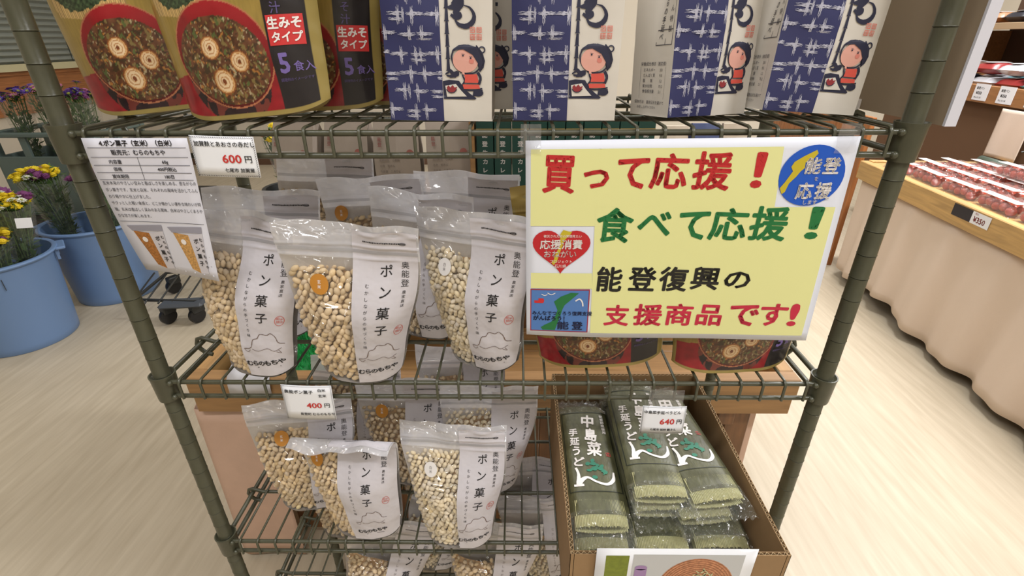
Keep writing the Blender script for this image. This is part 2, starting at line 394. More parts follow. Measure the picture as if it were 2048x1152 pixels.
class Pouch:
    def __init__(s, w=.14, h=.188, t=.024, tb=.66, seed=0, bend=0, bendv=.8, wav=1., flat=.84, rc=.012):
        s.w, s.h, s.t, s.tb, s.bend, s.bendv, s.wav, s.flat, s.rc = w, h, t, tb, bend, bendv, wav, flat, rc
        r = np.random.default_rng(seed); s.ph = r.random(12)*6.28; s.am = r.random(12)
    def hw(s, v):
        return s.w/2*(s.tb+(1-s.tb)*sstep(-.15, .85, v))
    def P(s, u, v, off=0, back=False):
        u = np.asarray(u, float); v = np.asarray(v, float); c = 2*u-1
        x = c*s.hw(v); g = (1-sstep(.45, s.flat, v))*(.86+.3*sstep(0, .25, v))
        d = s.t*np.clip(1-np.abs(c)**2.4, 0, 1)**.7*g
        z = s.h*v+s.rc*np.abs(c)**5*np.clip(1-v/.18, 0, 1)
        p = s.ph; a = s.am
        w_ = .0011*s.wav*(np.sin(c*3+v*9+p[0])+a[1]*np.sin(c*7-v*6+p[1])+.8*np.sin(c*2.5+v*17+p[2])*a[2]+.35*np.sin(c*13+v*11+p[3]))
        topw = .0034*s.wav*sstep(.72, 1, v)*(np.sin(c*4+p[4])+.5*np.sin(c*9+p[5]))
        edge = .55+.45*np.clip(1-np.abs(c), 0, 1)
        z = z+sstep(.9, 1, v)*.0018*s.wav*np.sin(c*5+p[6])
        y = -(d+w_*edge*(.3+g)*.7+off) if not back else d*.55+.0006+off-w_*.2*edge
        rid = .0013*np.exp(-((v-.805)/.0075)**2)*(.6+.4*np.sin(c*6+p[8]))+.0011*np.exp(-((v-.875)/.007)**2)+.0013*np.exp(-((v-.945)/.012)**2)*np.sin(c*9+p[9])
        y = y+topw+(rid*.3 if back else -rid)
        x = x+.0012*s.wav*np.sin(v*11+p[7])*np.abs(c)
        if s.bend:
            zb = s.bendv*s.h; R_ = .012; over = np.clip(z-zb, 0, None); ang = np.clip(over/R_, 0, abs(s.bend))*np.sign(s.bend); arc = np.clip(over, 0, R_*abs(s.bend)); rest = over-arc
            zz = np.minimum(z, zb)+R_*np.sin(np.abs(ang))+rest*np.cos(ang); yy = -np.sign(s.bend)*R_*(1-np.cos(ang))-rest*np.sin(ang)
            y2 = y*np.cos(ang)+yy; z2 = zz-y*np.sin(ang)*1.0
            y, z = y2, z2
        return np.stack([x, y, z], -1)
    def grid(s, u0, u1, v0, v1, nu, nv, off=0, back=False, vs=None):
        U, V_ = np.meshgrid(np.linspace(u0, u1, nu), np.linspace(v0, v1, nv) if vs is None else vs); nv = V_.shape[0]; return s.P(U.ravel(), V_.ravel(), off, back), gridF(nu, nv, back)
    def S(s, anchor_v=None):
        """artwork plane: x metres from centre line, y metres up"""
        def f(x, y, off):
            v = y/s.h; u = x/(2*float(s.hw(v)))+.5
            return s.P(u, v, off)
        return f
    def SU(s, u0, v0):
        """artwork plane anchored at (u0,v0): metres around the anchor"""
        def f(x, y, off):
            v = v0+y/s.h; u = u0+x/(2*float(s.hw(v)))
            return s.P(u, v, off)
        return f
def gridF(nu, nv, flip=False):
    i, j = np.meshgrid(np.arange(nu-1), np.arange(nv-1)); a = (j*nu+i).ravel(); F = np.stack([a, a+1, a+nu+1, a+nu], 1)
    return F[:, ::-1].copy() if flip else F
def set_col(me, col):
    at = me.color_attributes.new('Col', 'FLOAT_COLOR', 'POINT'); at.data.foreach_set('color', np.c_[col, np.ones(len(col))].astype(np.float32).ravel())
def grains(pch, us, fill, col, size, detail, seed, dense=1.0):
    r = np.random.default_rng(seed); pts = []
    a, b = size; sp = 1.78*math.sqrt(a*b)/dense
    nv = int(fill*pch.h/(sp*.9)); 
    for layer in (0, 1):
        for j in range(nv):
            v = .03+(j+(.5 if layer else 0))*sp*.9/pch.h
            w2 = 2*float(pch.hw(v)); nu = int((us-.03)*w2/(sp*1.15))
            for i in range(nu+1):
                u = .045+(i+.5*(j % 2)+(.3 if layer else 0))*sp*1.15/w2
                u += r.normal(0, .11)*sp/w2; vv = v+r.normal(0, .11)*sp/pch.h
                if u > us+.01 or vv > fill+.03*math.sin(u*9+seed)+r.normal(0, .012): continue
                pts.append((max(u, .03), max(vv, .02), .0036+layer*.0052+abs(r.normal(0, .0013))))
    pts = np.array(pts); base = pch.P(pts[:, 0], pts[:, 1], 0)
    # depth inwards (local +y), less where the pouch is thin
    IV, IF = ICO[detail]; n = len(pts); k = len(IV)
    ang = 1.1+1.1*np.sin(pts[:, 0]*11+seed)*np.cos(pts[:, 1]*14+seed*2)+r.normal(0, .55, n); tilt = r.normal(0, .35, n); sc = 1+r.normal(0, .1, n)
    L_ = IV*[a, b, b]
    Vv = L_[None]*sc[:, None, None]
    ca, sa = np.cos(ang)[:, None], np.sin(ang)[:, None]; ct, st = np.cos(tilt)[:, None], np.sin(tilt)[:, None]
    X = Vv[..., 0]*ca-Vv[..., 2]*sa; Z = Vv[..., 0]*sa+Vv[..., 2]*ca; Y = Vv[..., 1]
    X2 = X*ct-Y*st; Y2 = X*st+Y*ct
    V_ = np.stack([X2+base[:, 0:1], Y2+base[:, 1:2]+pts[:, 2:3], Z+base[:, 2:3]], -1).reshape(-1, 3)
    F = (IF[None]+(np.arange(n)*k)[:, None, None]).reshape(-1, 3)
    cc = np.array(s2l(col)); sh = np.exp(r.normal(0, .10, n)); tint = r.normal(0, .05, n)
    colr = np.clip(cc[None]*sh[:, None]*np.stack([1+tint*.4, np.ones(n), 1-tint*1.4], -1), 0, 1); colr = np.repeat(colr, k, 0)
    # crease along the grain
    cr = 1-.10*np.exp(-((IV[:, 2]-.3)/.18)**2); 
    # filler surface of deeper grains
    me = mesh('grains', V_, F, grain_m, True); set_col(me, colr); return me
BROWN, WHITE = (226, 202, 164), (232, 217, 188)
PG = 'stand up pouches of puffed rice'
def rice_pouch(name, x, y, z, yaw, lean, roll, kind='brown', label='', seed=1, sticker=(.29, .62), st=True, us=.52, fill=.74, bend=0, bendv=.82, detail=2, lod=0, tb=.64, t=.023, h=.188, w=.14, wav=1., group=PG, text=True, stick_lab=None):
    p = Pouch(w, h, t, tb, seed, bend, bendv, wav); root = empty(name, label=label, cat='pouch', group=group)
    nu, nv = (29, 37) if not lod else (19, 25)
    # film: front clear below, milky zip above; back sheet and gusset
    vs = np.r_[np.linspace(0, .75, nv-12), np.linspace(.762, 1, 38 if not lod else 26)]; nv = len(vs); Vf, Ff = p.grid(0, 1, 0, 1, nu, nv, vs=vs); Vb, Fb = p.grid(0, 1, 0, 1, nu, nv, 0, True, vs)
    mi = np.zeros(len(Ff), int); rows = np.repeat(np.arange(nv-1), nu-1); mi[vs[rows] >= .795] = 1
    bot = np.array([(i+1, i, nu*nv+i, nu*nv+i+1) for i in range(nu-1)])
    me = mesh('film', np.r_[Vf, Vb], np.r_[Ff, Fb+nu*nv, bot], [clear, milky, backf], True, np.r_[mi, np.where(mi == 1, 1, 2), np.full(nu-1, 2)])
    link('film', me, root)
    V_, F_ = p.grid(us, .985, .012, .965, 15, nv, .0005, vs=np.r_[.012, vs[1:-3][vs[1:-3] < .965], .965]); link('paper_label', mesh('paper_label', V_, F_, paper, True), root)
    # zip rib and top strip print
    V_, F_ = p.grid(.01, .99, .835, .855, nu, 3, .0009); link('zip_strip', mesh('zip_strip', V_, F_, film('zip_film', .5, (190, 190, 192), .2, .2), True), root)
    link('grains', grains(p, us, fill, BROWN if kind == 'brown' else WHITE, (.0048, .0030) if kind == 'brown' else (.0042, .0028), detail, seed, 1.0 if not lod else .85), root)['kind'] = 'stuff'
    V_, F_ = p.grid(.03, us, .02, fill-.02, 13, 17, -.0125); o = link('grain_filler', mesh('grain_filler', V_, F_, mat('grain_depth', (186, 150, 104) if kind == 'brown' else (186, 150, 104), .9, noise=.4, nscale=220), True), root)  # filler sheet added behind the grains, tan like deeper grains, to close gaps
    if text:
        wl = 1-us
        A = Art(); sf = p.SU(us+wl*.50, .75)
        A.vtext('ポン菓子', 0, .006, .0135, .0205, bold=.008)
        A.obj('lettering', ink, sf, root, .0009)
        A = Art(); A.vtext('奥能登', 0, .010, .0082, .0092, bold=.0); A.vtext('農家直送', 0, -.020, .0038, .0046); A.obj('lettering', ink, p.SU(us+wl*.78, .75), root, .0009)
        A = Art(); A.vtext('むかしながらの手づくり味', 0, -.004, .0042, .0062); A.obj('lettering', grey_ink if lod else ink, p.SU(us+wl*.22, .70), root, .0009)
        A = Art(); A.ring(0, 0, .0042, .0062, .0005, 20); A.vtext('能登', -.0012, .005, .0036, .0042); A.vtext('手作', .0016, .003, .003, .0034); A.obj('seal', red_ink, p.SU(us+wl*.80, .40), root, .0009)
        A = Art()
        for dx in np.linspace(-.021, .014, 22): A.rect(dx, -.0007+random.random()*.0004, dx+.0012, .0007+random.random()*.0004)
        A.ring(.0185, 0, .0035, .0016, .0005, 14); A.rect(.0158, -.0004, .0212, .0004)
        A.obj('lettering', ink, p.SU(us+wl*.48, .905), root, .0009)
        # line drawing of the puffing machine hill
        A = Art(); A.curve([(-.022, -.007), (-.014, -.005), (-.011, .005), (-.006, .007), (-.003, .012), (.004, .011), (.008, .013), (.012, .008), (.014, .001), (.019, -.001)], .0007, 5, .8)
        A.curve([(-.013, -.007), (-.006, -.009), (.003, -.006), (.009, -.010), (.016, -.006)], .0005, 4, .9); A.curve([(.011, -.011), (.015, -.013), (.013, -.009)], .0005, 3)
        A.curve([(-.0215, -.008), (-.018, -.011), (-.015, -.008)], .0005, 3)
        A.obj('drawing', mat('brown_ink', (108, 88, 78), .6), p.SU(us+wl*.50, .25), root, .0009)
        A = Art()
        for i, ch in enumerate('むらのもちや'): A.text(ch, -.0215+i*.0066, -.003+.0004*i, .0078, .03)
        A.rect(-.010, -.0060, .014, -.0052)
        A.obj('lettering', ink, p.SU(us+wl*.46, .105), root, .0009)
    if st:
        R_ = .0098 if kind == 'brown' else .0088; A = Art()
        V2 = [(0, 0)]+[(R_*k/3*math.cos(q), R_*k/3*math.sin(q)) for k in (1, 2, 3) for q in np.linspace(0, 2*PI, 24, endpoint=False)]
        F2 = [(0, 1+i, 1+(i+1) % 24) for i in range(24)]+[(1+24*k+i, 1+24*(k+1)+i, 1+24*(k+1)+(i+1) % 24, 1+24*k+(i+1) % 24) for k in (0, 1) for i in range(24)]
        A.add(V2, F2); so = A.obj('sticker', orange_st if kind == 'brown' else white_st, p.SU(*sticker), root, .0009)
        A = Art(); A.vtext('玄米' if kind == 'brown' else '白米', 0, .0042, .0040, .0045); lt = A.obj('lettering', white_paper if kind == 'brown' else grey_ink, p.SU(*sticker), so, .0012)
    place(root, x, y, z, yaw, lean, roll)
    return root
z2, z3, z4, z1 = SZ[1], SZ[2], SZ[3], SZ[0]
rice_pouch('rice_pouch', -.271, .014, z2, -.26, -.08, .02, 'brown', 'puffed rice pouch on second shelf, partly behind the hanging information sheet', 11, st=False)
rice_pouch('rice_pouch', -.149, .003, z2, .02, .10, .08, 'brown', 'front puffed rice pouch with orange round sticker, standing above the 400 yen card', 12, sticker=(.27, .66))
rice_pouch('rice_pouch', -.009, .030, z2, -.46, .05, -.04, 'white', 'puffed rice pouch with white round sticker beside the big yellow sign', 13, sticker=(.26, .66), us=.5)
rice_pouch('rice_pouch', -.088, .097, z2, -.35, -.02, .0, 'brown', 'puffed rice pouch squeezed between the two front sticker pouches', 14, st=False, detail=1, lod=1)
rice_pouch('rice_pouch', -.285, .090, z2, .0, -.12, .04, 'brown', 'puffed rice pouch right behind the leftmost one on the second shelf', 15, detail=1, lod=1, st=False, fill=.8)
rice_pouch('rice_pouch', -.150, .155, z2, -.1, -.06, -.08, 'brown', 'puffed rice pouch in second row, its orange sticker peeking over the front pouch', 16, detail=1, lod=1, sticker=(.18, .76))
rice_pouch('rice_pouch', -.040, .166, z2, -.15, .0, .02, 'white', 'puffed rice pouch with the tallest white top edge, right back of second shelf', 17, detail=1, lod=1, st=False, h=.195)
rice_pouch('rice_pouch', -.250, .222, z2, .0, -.08, .03, 'brown', 'rearmost puffed rice pouch with shiny top edge under the top shelf rail', 18, detail=1, lod=1, st=False, h=.205)
rice_pouch('rice_pouch', -.277, .058, z3, .20, -.02, .05, 'brown', 'puffed rice pouch with orange sticker leaning left on the third shelf', 21, sticker=(.30, .70), us=.56)
rice_pouch('rice_pouch', -.180, .010, z3, -.16, -.05, -.10, 'brown', 'puffed rice pouch with its top folded forward on the third shelf', 22, sticker=(.17, .70), us=.40, bend=2.0, bendv=.82, tb=.72, h=.185)
rice_pouch('rice_pouch', -.051, -.004, z3, -.11, -.12, -.02, 'white', 'foremost puffed rice pouch with white sticker on the third shelf', 23, sticker=(.28, .66), us=.56, fill=.77)
rice_pouch('rice_pouch', -.018, .088, z3, .08, -.03, .06, 'white', 'puffed rice pouch right behind the white sticker pouch, nearest the carton', 24, us=.52, fill=.80, detail=1, lod=1, st=False)
rice_pouch('rice_pouch', -.133, .106, z3, -.05, -.02, -.03, 'brown', 'puffed rice pouch with orange sticker in the middle of the third shelf, behind two others', 25, detail=1, lod=1, sticker=(.26, .72))
rice_pouch('rice_pouch', -.230, .155, z3, .0, -.04, .06, 'brown', 'puffed rice pouch at the back left of the third shelf under the wires', 26, detail=1, lod=1, sticker=(.3, .80))
rice_pouch('rice_pouch', -.055, .175, z3, .05, -.04, -.02, 'brown', 'puffed rice pouch at the back right of the third shelf under the wires', 27, detail=1, lod=1, st=False, h=.2)
rice_pouch('rice_pouch', -.290, .160, z4, .1, -.05, .10, 'brown', 'tilted puffed rice pouch at the left of the lowest shelf', 31, detail=1, lod=1, st=False, fill=.58)
rice_pouch('rice_pouch', -.205, .026, z4, .15, -.10, .34, 'brown', 'glossy slanting puffed rice pouch at the front left of the lowest shelf', 32, h=.172, detail=1, lod=1, st=False, fill=.58)
rice_pouch('rice_pouch', -.118, .095, z4, .2, -.05, .32, 'white', 'slanting puffed rice pouch with white sticker on the lowest shelf', 33, h=.172, detail=1, lod=1, sticker=(.35, .52), fill=.58)
rice_pouch('rice_pouch', -.020, .030, z4, .0, -.02, .12, 'brown', 'puffed rice pouch in the middle front of the lowest shelf', 34, detail=1, lod=1, st=False, fill=.58)
rice_pouch('rice_pouch', .050, .150, z4, .0, -.05, .03, 'brown', 'puffed rice pouch with rounded top standing back on the lowest shelf by the carton', 35, detail=1, lod=1, st=False, fill=.58)
rice_pouch('rice_pouch', .090, .080, z4, -.1, -.02, -.15, 'white', 'puffed rice pouch below the cardboard carton at the right front of the lowest shelf', 36, detail=1, lod=1, st=False, h=.18, fill=.58)
rice_pouch('rice_pouch', -.125, .190, z4, .1, -.05, .10, 'brown', 'puffed rice pouch at the back of the lowest shelf behind slanting ones', 37, h=.174, detail=1, lod=1, st=False, fill=.58)
# ------------------------------------------------------------------ soup pouches (printed picture held as per-point colour)
class SoupP(Pouch):
    pass
def vnoise(x, y, seed):
    """smooth value noise on arrays"""
    r = np.random.default_rng(seed); T = r.random((64, 64)); xi = np.floor(x).astype(int); yi = np.floor(y).astype(int); fx = x-xi; fy = y-yi; fx = fx*fx*(3-2*fx); fy = fy*fy*(3-2*fy)
    g = lambda a, b: T[b % 64, a % 64]
    return (g(xi, yi)*(1-fx)+g(xi+1, yi)*fx)*(1-fy)+(g(xi, yi+1)*(1-fx)+g(xi+1, yi+1)*fx)*fy
def soup_art(U, V, w, h):
    """colours (sRGB 0-255) of the pouch front"""
    x = U*w; y = V*h; n = len(x); c = np.zeros((n, 3))
    gold = np.array([148, 124, 60]); c[:] = gold; c *= (1+.10*(vnoise(x*900, y*120, 1)-.5))[:, None]
    # bamboo mat with seaweed
    tm = (x > .008+(.115-y)*.25) & (x < .088) & (y > .086-.18*(x-.03)) & (y < .150)
    c[tm] = np.array([176, 146, 92])*(1+.18*np.sign(np.sin(x[tm]*3000)))[:, None]
    sd = ((x-.046)/.032)**2+((y-.112)/.022)**2 < 1+.5*(vnoise(x*260, y*260, 2)-.5)
    c[sd] = np.array([44, 56, 36])*(.6+1.2*vnoise(x[sd]*700, y[sd]*700, 3))[:, None]
    # red cloth below the bowl
    rd = y < .041+.03*(x-.06)
    c[rd] = np.array([140, 26, 34])*(1+.15*(vnoise(x[rd]*200, y[rd]*200, 4)-.5))[:, None]
    # bowl body
    a = math.radians(-9); cx, cy = .074, .051; dx = x-cx; dy = y-cy; X = dx*math.cos(a)+dy*math.sin(a); Y = -dx*math.sin(a)+dy*math.cos(a)
    bd = ((X/.044)**2+((Y+.022)/.034)**2 < 1) & (Y < 0)
    c[bd] = np.array([40, 26, 30])*(1+.5*(vnoise(x[bd]*150, y[bd]*150, 5)-.5))[:, None]
    fl = bd & (vnoise(x*160, y*160, 6) > .66); c[fl] = [110, 52, 44]
    e = (X/.051)**2+(Y/.0425)**2
    rim = e < 1; c[rim] = np.array([118, 24, 28])*(1.0+.3*np.clip(Y[rim]/.04, -1, 1))[:, None]
    edge = (e < 1) & (e > .945); c[edge] = [176, 112, 78]
    Y2 = Y+.0045; e2 = (X/.0465)**2+(Y2/.0350)**2
    sp = e2 < 1
    b = np.array([92, 58, 38])*(1+.5*(vnoise(x*300, y*300, 7)-.5))[:, None]
    c[sp] = b[sp]
    for k, col, th, fx, fy in ((8, (122, 104, 62), .68, 420, 230), (9, (168, 152, 118), .82, 520, 260), (10, (66, 50, 32), .72, 240, 520), (11, (166, 112, 56), .86, 300, 300), (12, (86, 96, 52), .84, 360, 200)):
        q = sp & (vnoise(x*fx+y*200, y*fy-x*200, k) > th); c[q] = col
    for fx, fy, rr in ((.064, .058, .0098), (.091, .045, .0092), (.068, .031, .0112)):
        d = np.hypot(x-fx, (y-fy)*1.12); t = np.arctan2(y-fy, x-fx); q = d < rr*(1+.06*np.sin(3*t))
        c[q] = [206, 160, 104]
        q2 = d < rr*.80; c[q2] = [224, 196, 156]; spi = q2 & (np.abs(((d/rr*3.2+t/6.283) % 1)-.5) < .13); c[spi] = [176, 120, 70]
        q3 = d < rr*.2; c[q3] = [120, 64, 34]
        q4 = (d > rr*.93) & (d < rr*1.06); c[q4] = [140, 82, 42]
    # black strip with gold margin
    st = (x > .122) & (x < .157); c[st] = [30, 25, 28]
    gm = (x >= .157) | (x < .003) | (y < .0035); c[gm] = [148, 130, 72]
    top = y > h*.90; c[top] = gold
    return c
foil = attr_mat('printed_foil_pouch', .4, coat=.45, bump=.8, bscale=11, spec=.3, bdist=.02); foil_back = mat('gold_foil_back', (140, 122, 70), .35)
def soup_mesh():
    p = Pouch(.165, .215, .020, .86, 77, 0, .8, .55, .93, .010); nu, nv = 200, 250
    U, V_ = np.meshgrid(np.linspace(0, 1, nu), np.linspace(0, 1, nv)); U = U.ravel(); V_ = V_.ravel()
    Vf = p.P(U, V_); Ff = gridF(nu, nv); col = soup_art(U, V_, p.w, p.h); lin = np.where(col/255 <= .04045, col/255/12.92, ((np.clip(col, 0, 255)/255+.055)/1.055)**2.4)
    me = mesh('printed_front', Vf, Ff, foil, True); set_col(me, lin)
    Vb, Fb = p.grid(0, 1, 0, 1, 21, 25, 0, True); Vc, _ = p.grid(0, 1, 0, 0, 21, 2); Vc = Vc[:21]
    V2 = np.r_[Vb, Vc]; bot = np.array([(i+1, i, 525+i, 525+i+1) for i in range(20)])
    bk = mesh('foil_back', V2, np.r_[Fb, bot], foil_back, True)
    return p, me, bk
SP_, SME, SBK = soup_mesh()
purple = mat('lilac_print', (118, 100, 166), .5); red_block = mat('red_print', (196, 44, 44), .5); white_ink = mat('white_print', (236, 230, 226), .5)
def soup_pouch(x, y, z, yaw, lean, roll, label):
    global SOUP0
    def sf(a, b, off): return SP_.P(a/SP_.w, b/SP_.h, off)
    if SOUP0 is None:
        root = empty('soup_pouch'); link('printed_front', SME, root); link('foil_back', SBK, root)
        rb = Art().rect(.1245, .054, .1545, .077)
        # subdivide for curvature
        rb = Art()
        for i in range(6): rb.rect(.1245+.005*i, .054, .1295+.005*i, .077)
        o = rb.obj('red_block', red_block, sf, root, .0006)
        Art().text('生みそ', .1253, .0672, .0096, .035).text('タイプ', .1268, .0568, .0088, .03).obj('lettering', white_ink, sf, o, .0010)
        Art().text('5', .1275, .033, .0215, .03).text('食入', .1405, .034, .0090, .01).obj('lettering', purple, sf, root, .0006)
        A = Art(); A.vtext('加賀麩のみそ汁', .134, .150, .0095, .0105, .01).text('調理例のイメージです', .126, .026, .0030); A.obj('lettering', mat('dark_lilac_print', (92, 78, 130), .5), sf, root, .0006)
        Art().text('加賀', .055, .160, .026, .03).obj('lettering', ink, sf, root, .0006)
        Art().text('味わい豊か', .05, .186, .008, .02).obj('lettering', red_block, sf, root, .0006)
        SOUP0 = root
    else: root = copy_tree(SOUP0)
    root['label'] = label; root['category'] = 'pouch'; root['group'] = 'gold instant soup pouches'
    return place(root, x, y, z, yaw, lean, roll)
SOUP0 = None
soup_pouch(-.207, .014, z1, -.14, -.10, -.10, 'gold soup pouch second from left on top shelf, with glossy bowl picture and black strip')
soup_pouch(-.318, .058, z1, .06, -.10, -.10, 'leftmost gold soup pouch on top shelf beside the left post')
soup_pouch(-.182, .082, z1, .05, -.10, -.02, 'gold soup pouch third from left on top shelf, only its black strip showing')
soup_pouch(-.142, .135, z1, .05, -.10, -.0, 'rearmost gold soup pouch on top shelf beside the first indigo paper bag')
soup_pouch(.129, .024, z2, -.10, -.06, -.12, 'left gold soup pouch peeking out below the yellow sign')
soup_pouch(.281, .020, z2, .12, -.06, .02, 'right gold soup pouch peeking out below the yellow sign')
# ------------------------------------------------------------------ indigo and white paper bags
bagp = mat('white_bag_paper', (208, 202, 192), .55, bump=.6, bscale=18, bdist=.004); indigo = mat('indigo_print', (44, 47, 92), .55); navy = mat('navy_brush_print', (34, 36, 60), .55)
skin = mat('peach_print', (220, 164, 150), .55); redp = mat('vermilion_print', (212, 84, 72), .55); whp = mat('kasuri_white_print', (180, 180, 196), .55)
class BagP:
    def __init__(s, w=.092, h=.21, d=.058, seed=0, bulge=.004): s.w, s.h, s.d = w, h, d; r = np.random.default_rng(seed); s.ph = r.random(8)*6.28; s.b = bulge
    def front(s, u, v, off=0):
        u = np.asarray(u, float); v = np.asarray(v, float); c = 2*u-1; p = s.ph
        edge = (1-np.abs(c)**6)
        y = -s.d/2-s.b*edge*np.sin(np.clip(v, 0, 1)*PI)*1.2-.0009*np.sin(c*4+v*7+p[0])*edge-.0006*np.sin(v*19+c*2+p[1])*edge+np.clip(v-.55, 0, 1)*s.d*.75
        y = y+.0012*np.exp(-((v-.30)/.012)**2)
        return np.stack([c*s.w/2*(1+.012*np.sin(v*6+p[2])), y-off, s.h*v+0*c], -1)
    def side(s, t, v, off=0, sg=-1):
        """t from 0 (front) to 1 (back)"""
        t = np.asarray(t, float); v = np.asarray(v, float); p = s.ph
        yf = s.front((1+sg)/2+0*v, v)[..., 1]; yb = -yf
        y = yf+(yb-yf)*t; fold = (1-np.abs(2*t-1))*(.002+.030*sstep(.25, .9, v))
        x = sg*(s.w/2*(1+.012*np.sin(v*6+p[2]))-fold+off)
        return np.stack([x, y, s.h*v+0*t], -1)
def bag_template(seed):
    b = BagP(seed=seed); root = empty('paper_bag')
    nu, nv = 17, 33; U, V_ = np.meshgrid(np.linspace(0, 1, nu), np.linspace(0, 1, nv)); U = U.ravel(); V_ = V_.ravel()
    Vf = b.front(U, V_); Vl = b.side(1-U, V_); Vr = b.side(U, V_, 0, 1); Vb = b.front(1-U, V_)*[1, -1, 1]
    F = gridF(nu, nv); k = nu*nv
    bt = [(0, 4*k), ]
    V = np.r_[Vf, Vl, Vr, Vb]; FF = np.r_[F, F+k, F+2*k, F+3*k]
    base = np.array([[-b.w/2, Vf[0, 1], 0], [b.w/2, Vf[0, 1], 0], [b.w/2, -Vf[0, 1], 0], [-b.w/2, -Vf[0, 1], 0]]); V = np.r_[V, base]; FF = np.r_[FF, [[4*k+3, 4*k+2, 4*k+1, 4*k]]]
    link('bag_body', mesh('bag_body', V, FF, bagp, True), root)
    # indigo panel
    n2 = 9; U, V2 = np.meshgrid(np.linspace(0.0, .53, n2), np.linspace(0.0, 1, nv)); link('indigo_panel', mesh('indigo_panel', b.front(U.ravel(), V2.ravel(), .0003), gridF(n2, nv), indigo, True), root)
    sf = lambda x, y, off: b.front(x/b.w, y/b.h, off)
    A = Art(); r = np.random.default_rng(5)
    def brush(x0, y0, x1, y1, w_):
        for k_ in range(3):
            o_ = (k_-1)*w_*.42; n_ = 12; j0, j1 = r.random(2)*.0022
            if abs(x1-x0) > abs(y1-y0): A.stroke([(x0-j0+(x1-x0+j0+j1)*i/n_, y0+o_+r.normal(0, .00016)) for i in range(n_+1)], [max(0.0, w_*.46*(.15+.85*math.sin(PI*(i+.4)/(n_+.8))))*(0.35+.85*r.random()) for i in range(n_+1)])
            else: A.stroke([(x0+o_+r.normal(0, .00016), y0-j0+(y1-y0+j0+j1)*i/n_) for i in range(n_+1)], [max(0.0, w_*.46*(.15+.85*math.sin(PI*(i+.4)/(n_+.8))))*(.35+.85*r.random()) for i in range(n_+1)])
    fx = lambda v_: min(max(v_, .0006), .0486)
    for row in range(14):
        for q in range(-1, 4):
            X_ = .0050+q*.0158+(row % 2)*.0079+r.normal(0, .0006); Y_ = .0095+row*.0150+r.normal(0, .0006)
            if X_ < -.004 or X_ > .053: continue
            L_ = .0062+r.normal(0, .0008); x0_, x1_ = fx(X_-L_), fx(X_+L_)
            if x1_-x0_ > .003:
                brush(x0_, Y_, x1_, Y_, .0022)
                if (row*2+q) % 3 == 1: brush(fx(X_-L_*.9), Y_-.0042, fx(X_+L_*.8), Y_-.0042, .0018)
            xv = X_+(.0022 if (row+q) % 2 else -.0026)
            if .002 < xv < .047: brush(xv, max(.0015, Y_-.0072), xv, Y_+.0046, .0021)
            if (row+2*q) % 4 == 1 and .002 < xv+.004 < .047: brush(xv+.0042, max(.0015, Y_-.0055), xv+.0042, Y_+.0040, .0015)
    A.obj('kasuri_pattern', whp, sf, root, .0006)
    # hanging bamboo, hearth and child drawing in navy
    k = lambda x, y: ((x-75)*.0002022, (535-y)*.0001813); K = lambda *p: [k(*q) for q in p]
    N_ = Art()
    for y in range(-420, 300, 52): N_.poly(K((337, y+48), (352, y+48), (350, y), (340, y))); N_.rect(*k(335, y+51), *k(354, y+47))
    N_.curve(K((330, 322), (345, 312), (352, 305), (362, 316), (382, 318), (370, 328), (350, 330), (335, 326)), [.0008, .0022, .0030, .0034, .0026, .0008], 5, .4)
    N_.poly(K((320, 432), (318, 352), (345, 346), (388, 350), (412, 388), (440, 412), (462, 428), (456, 434)))
    N_.ell(*k(470, 404), .0046, .0030, 16); N_.poly(K((445, 420), (450, 388), (490, 390), (484, 415)))
    N_.poly(K((360, 232), (368, 212), (390, 196), (430, 186), (466, 196), (490, 226), (500, 262), (494, 292), (478, 312), (470, 285), (460, 252), (440, 226), (405, 208), (378, 214)))
    N_.ring(*k(487, 215), .0030, .0029, .0011, 16)
    N_.curve(K((368, 216), (360, 250), (372, 286), (398, 310), (425, 318), (458, 312), (480, 290)), .0013, 6, .3)
    N_.curve(K((404, 300), (404, 325), (412, 350), (400, 372), (404, 388), (450, 392), (488, 384)), .0013, 6, .3); N_.curve(K((468, 312), (480, 336), (474, 366)), .0024, 6, .3)
    N_.curve(K((396, 318), (388, 300), (372, 275)), .0004, 4)
    N_.curve(K((378, 92), (395, 112), (425, 118), (450, 100), (456, 72), (440, 44), (415, 34)), [.0010, .0030, .0042, .0040, .0028, .0016, .0006], 8, .1)
    N_.curve(K((352, 44), (372, 40), (384, 24), (400, 14), (404, 32), (392, 48), (384, 66), (398, 74), (384, 84), (362, 72)), [.002, .006, .006, .004, .005, .004, .002], 7, .2)
    N_.curve(K((372, 2), (400, -4), (446, 0)), [.002, .004, .003], 5, .2); N_.curve(K((355, -60), (400, -75), (450, -70)), [.003, .006, .003], 6, .2); N_.curve(K((405, -170), (400, -110), (392, -30)), [.006, .005, .003], 6, .2); N_.curve(K((370, -240), (420, -260), (455, -230), (410, -200)), [.003, .007, .004], 6, .2)
    N_.obj('drawing', navy, sf, root, .0006)
    A = Art(); A.ell(*k(418, 262), .0108, .0094, 32); A.poly(K((398, 296), (408, 300), (414, 322), (404, 322))); A.obj('drawing', skin, sf, root, .0009, 'pink face of the drawn child')
    N2 = Art(); N2.poly(K((366, 224), (390, 202), (430, 193), (466, 204), (486, 236), (492, 270), (478, 304), (470, 272), (448, 236), (410, 214), (384, 216)))
    for ex, ey in ((408, 240), (440, 250)): N2.ell(*k(ex, ey), .0008, .0007, 8); N2.stroke(K((ex-6, ey-7), (ex+7, ey-5)), .0003)
    N2.stroke(K((404, 360), (474, 362)), .0006); N2.obj('drawing', navy, sf, root, .0013)
    A = Art(); A.ell(*k(443, 264), .0022, .0020, 12); A.obj('drawing', mat('blush_print', (210, 128, 116), .55), sf, root, .0011)
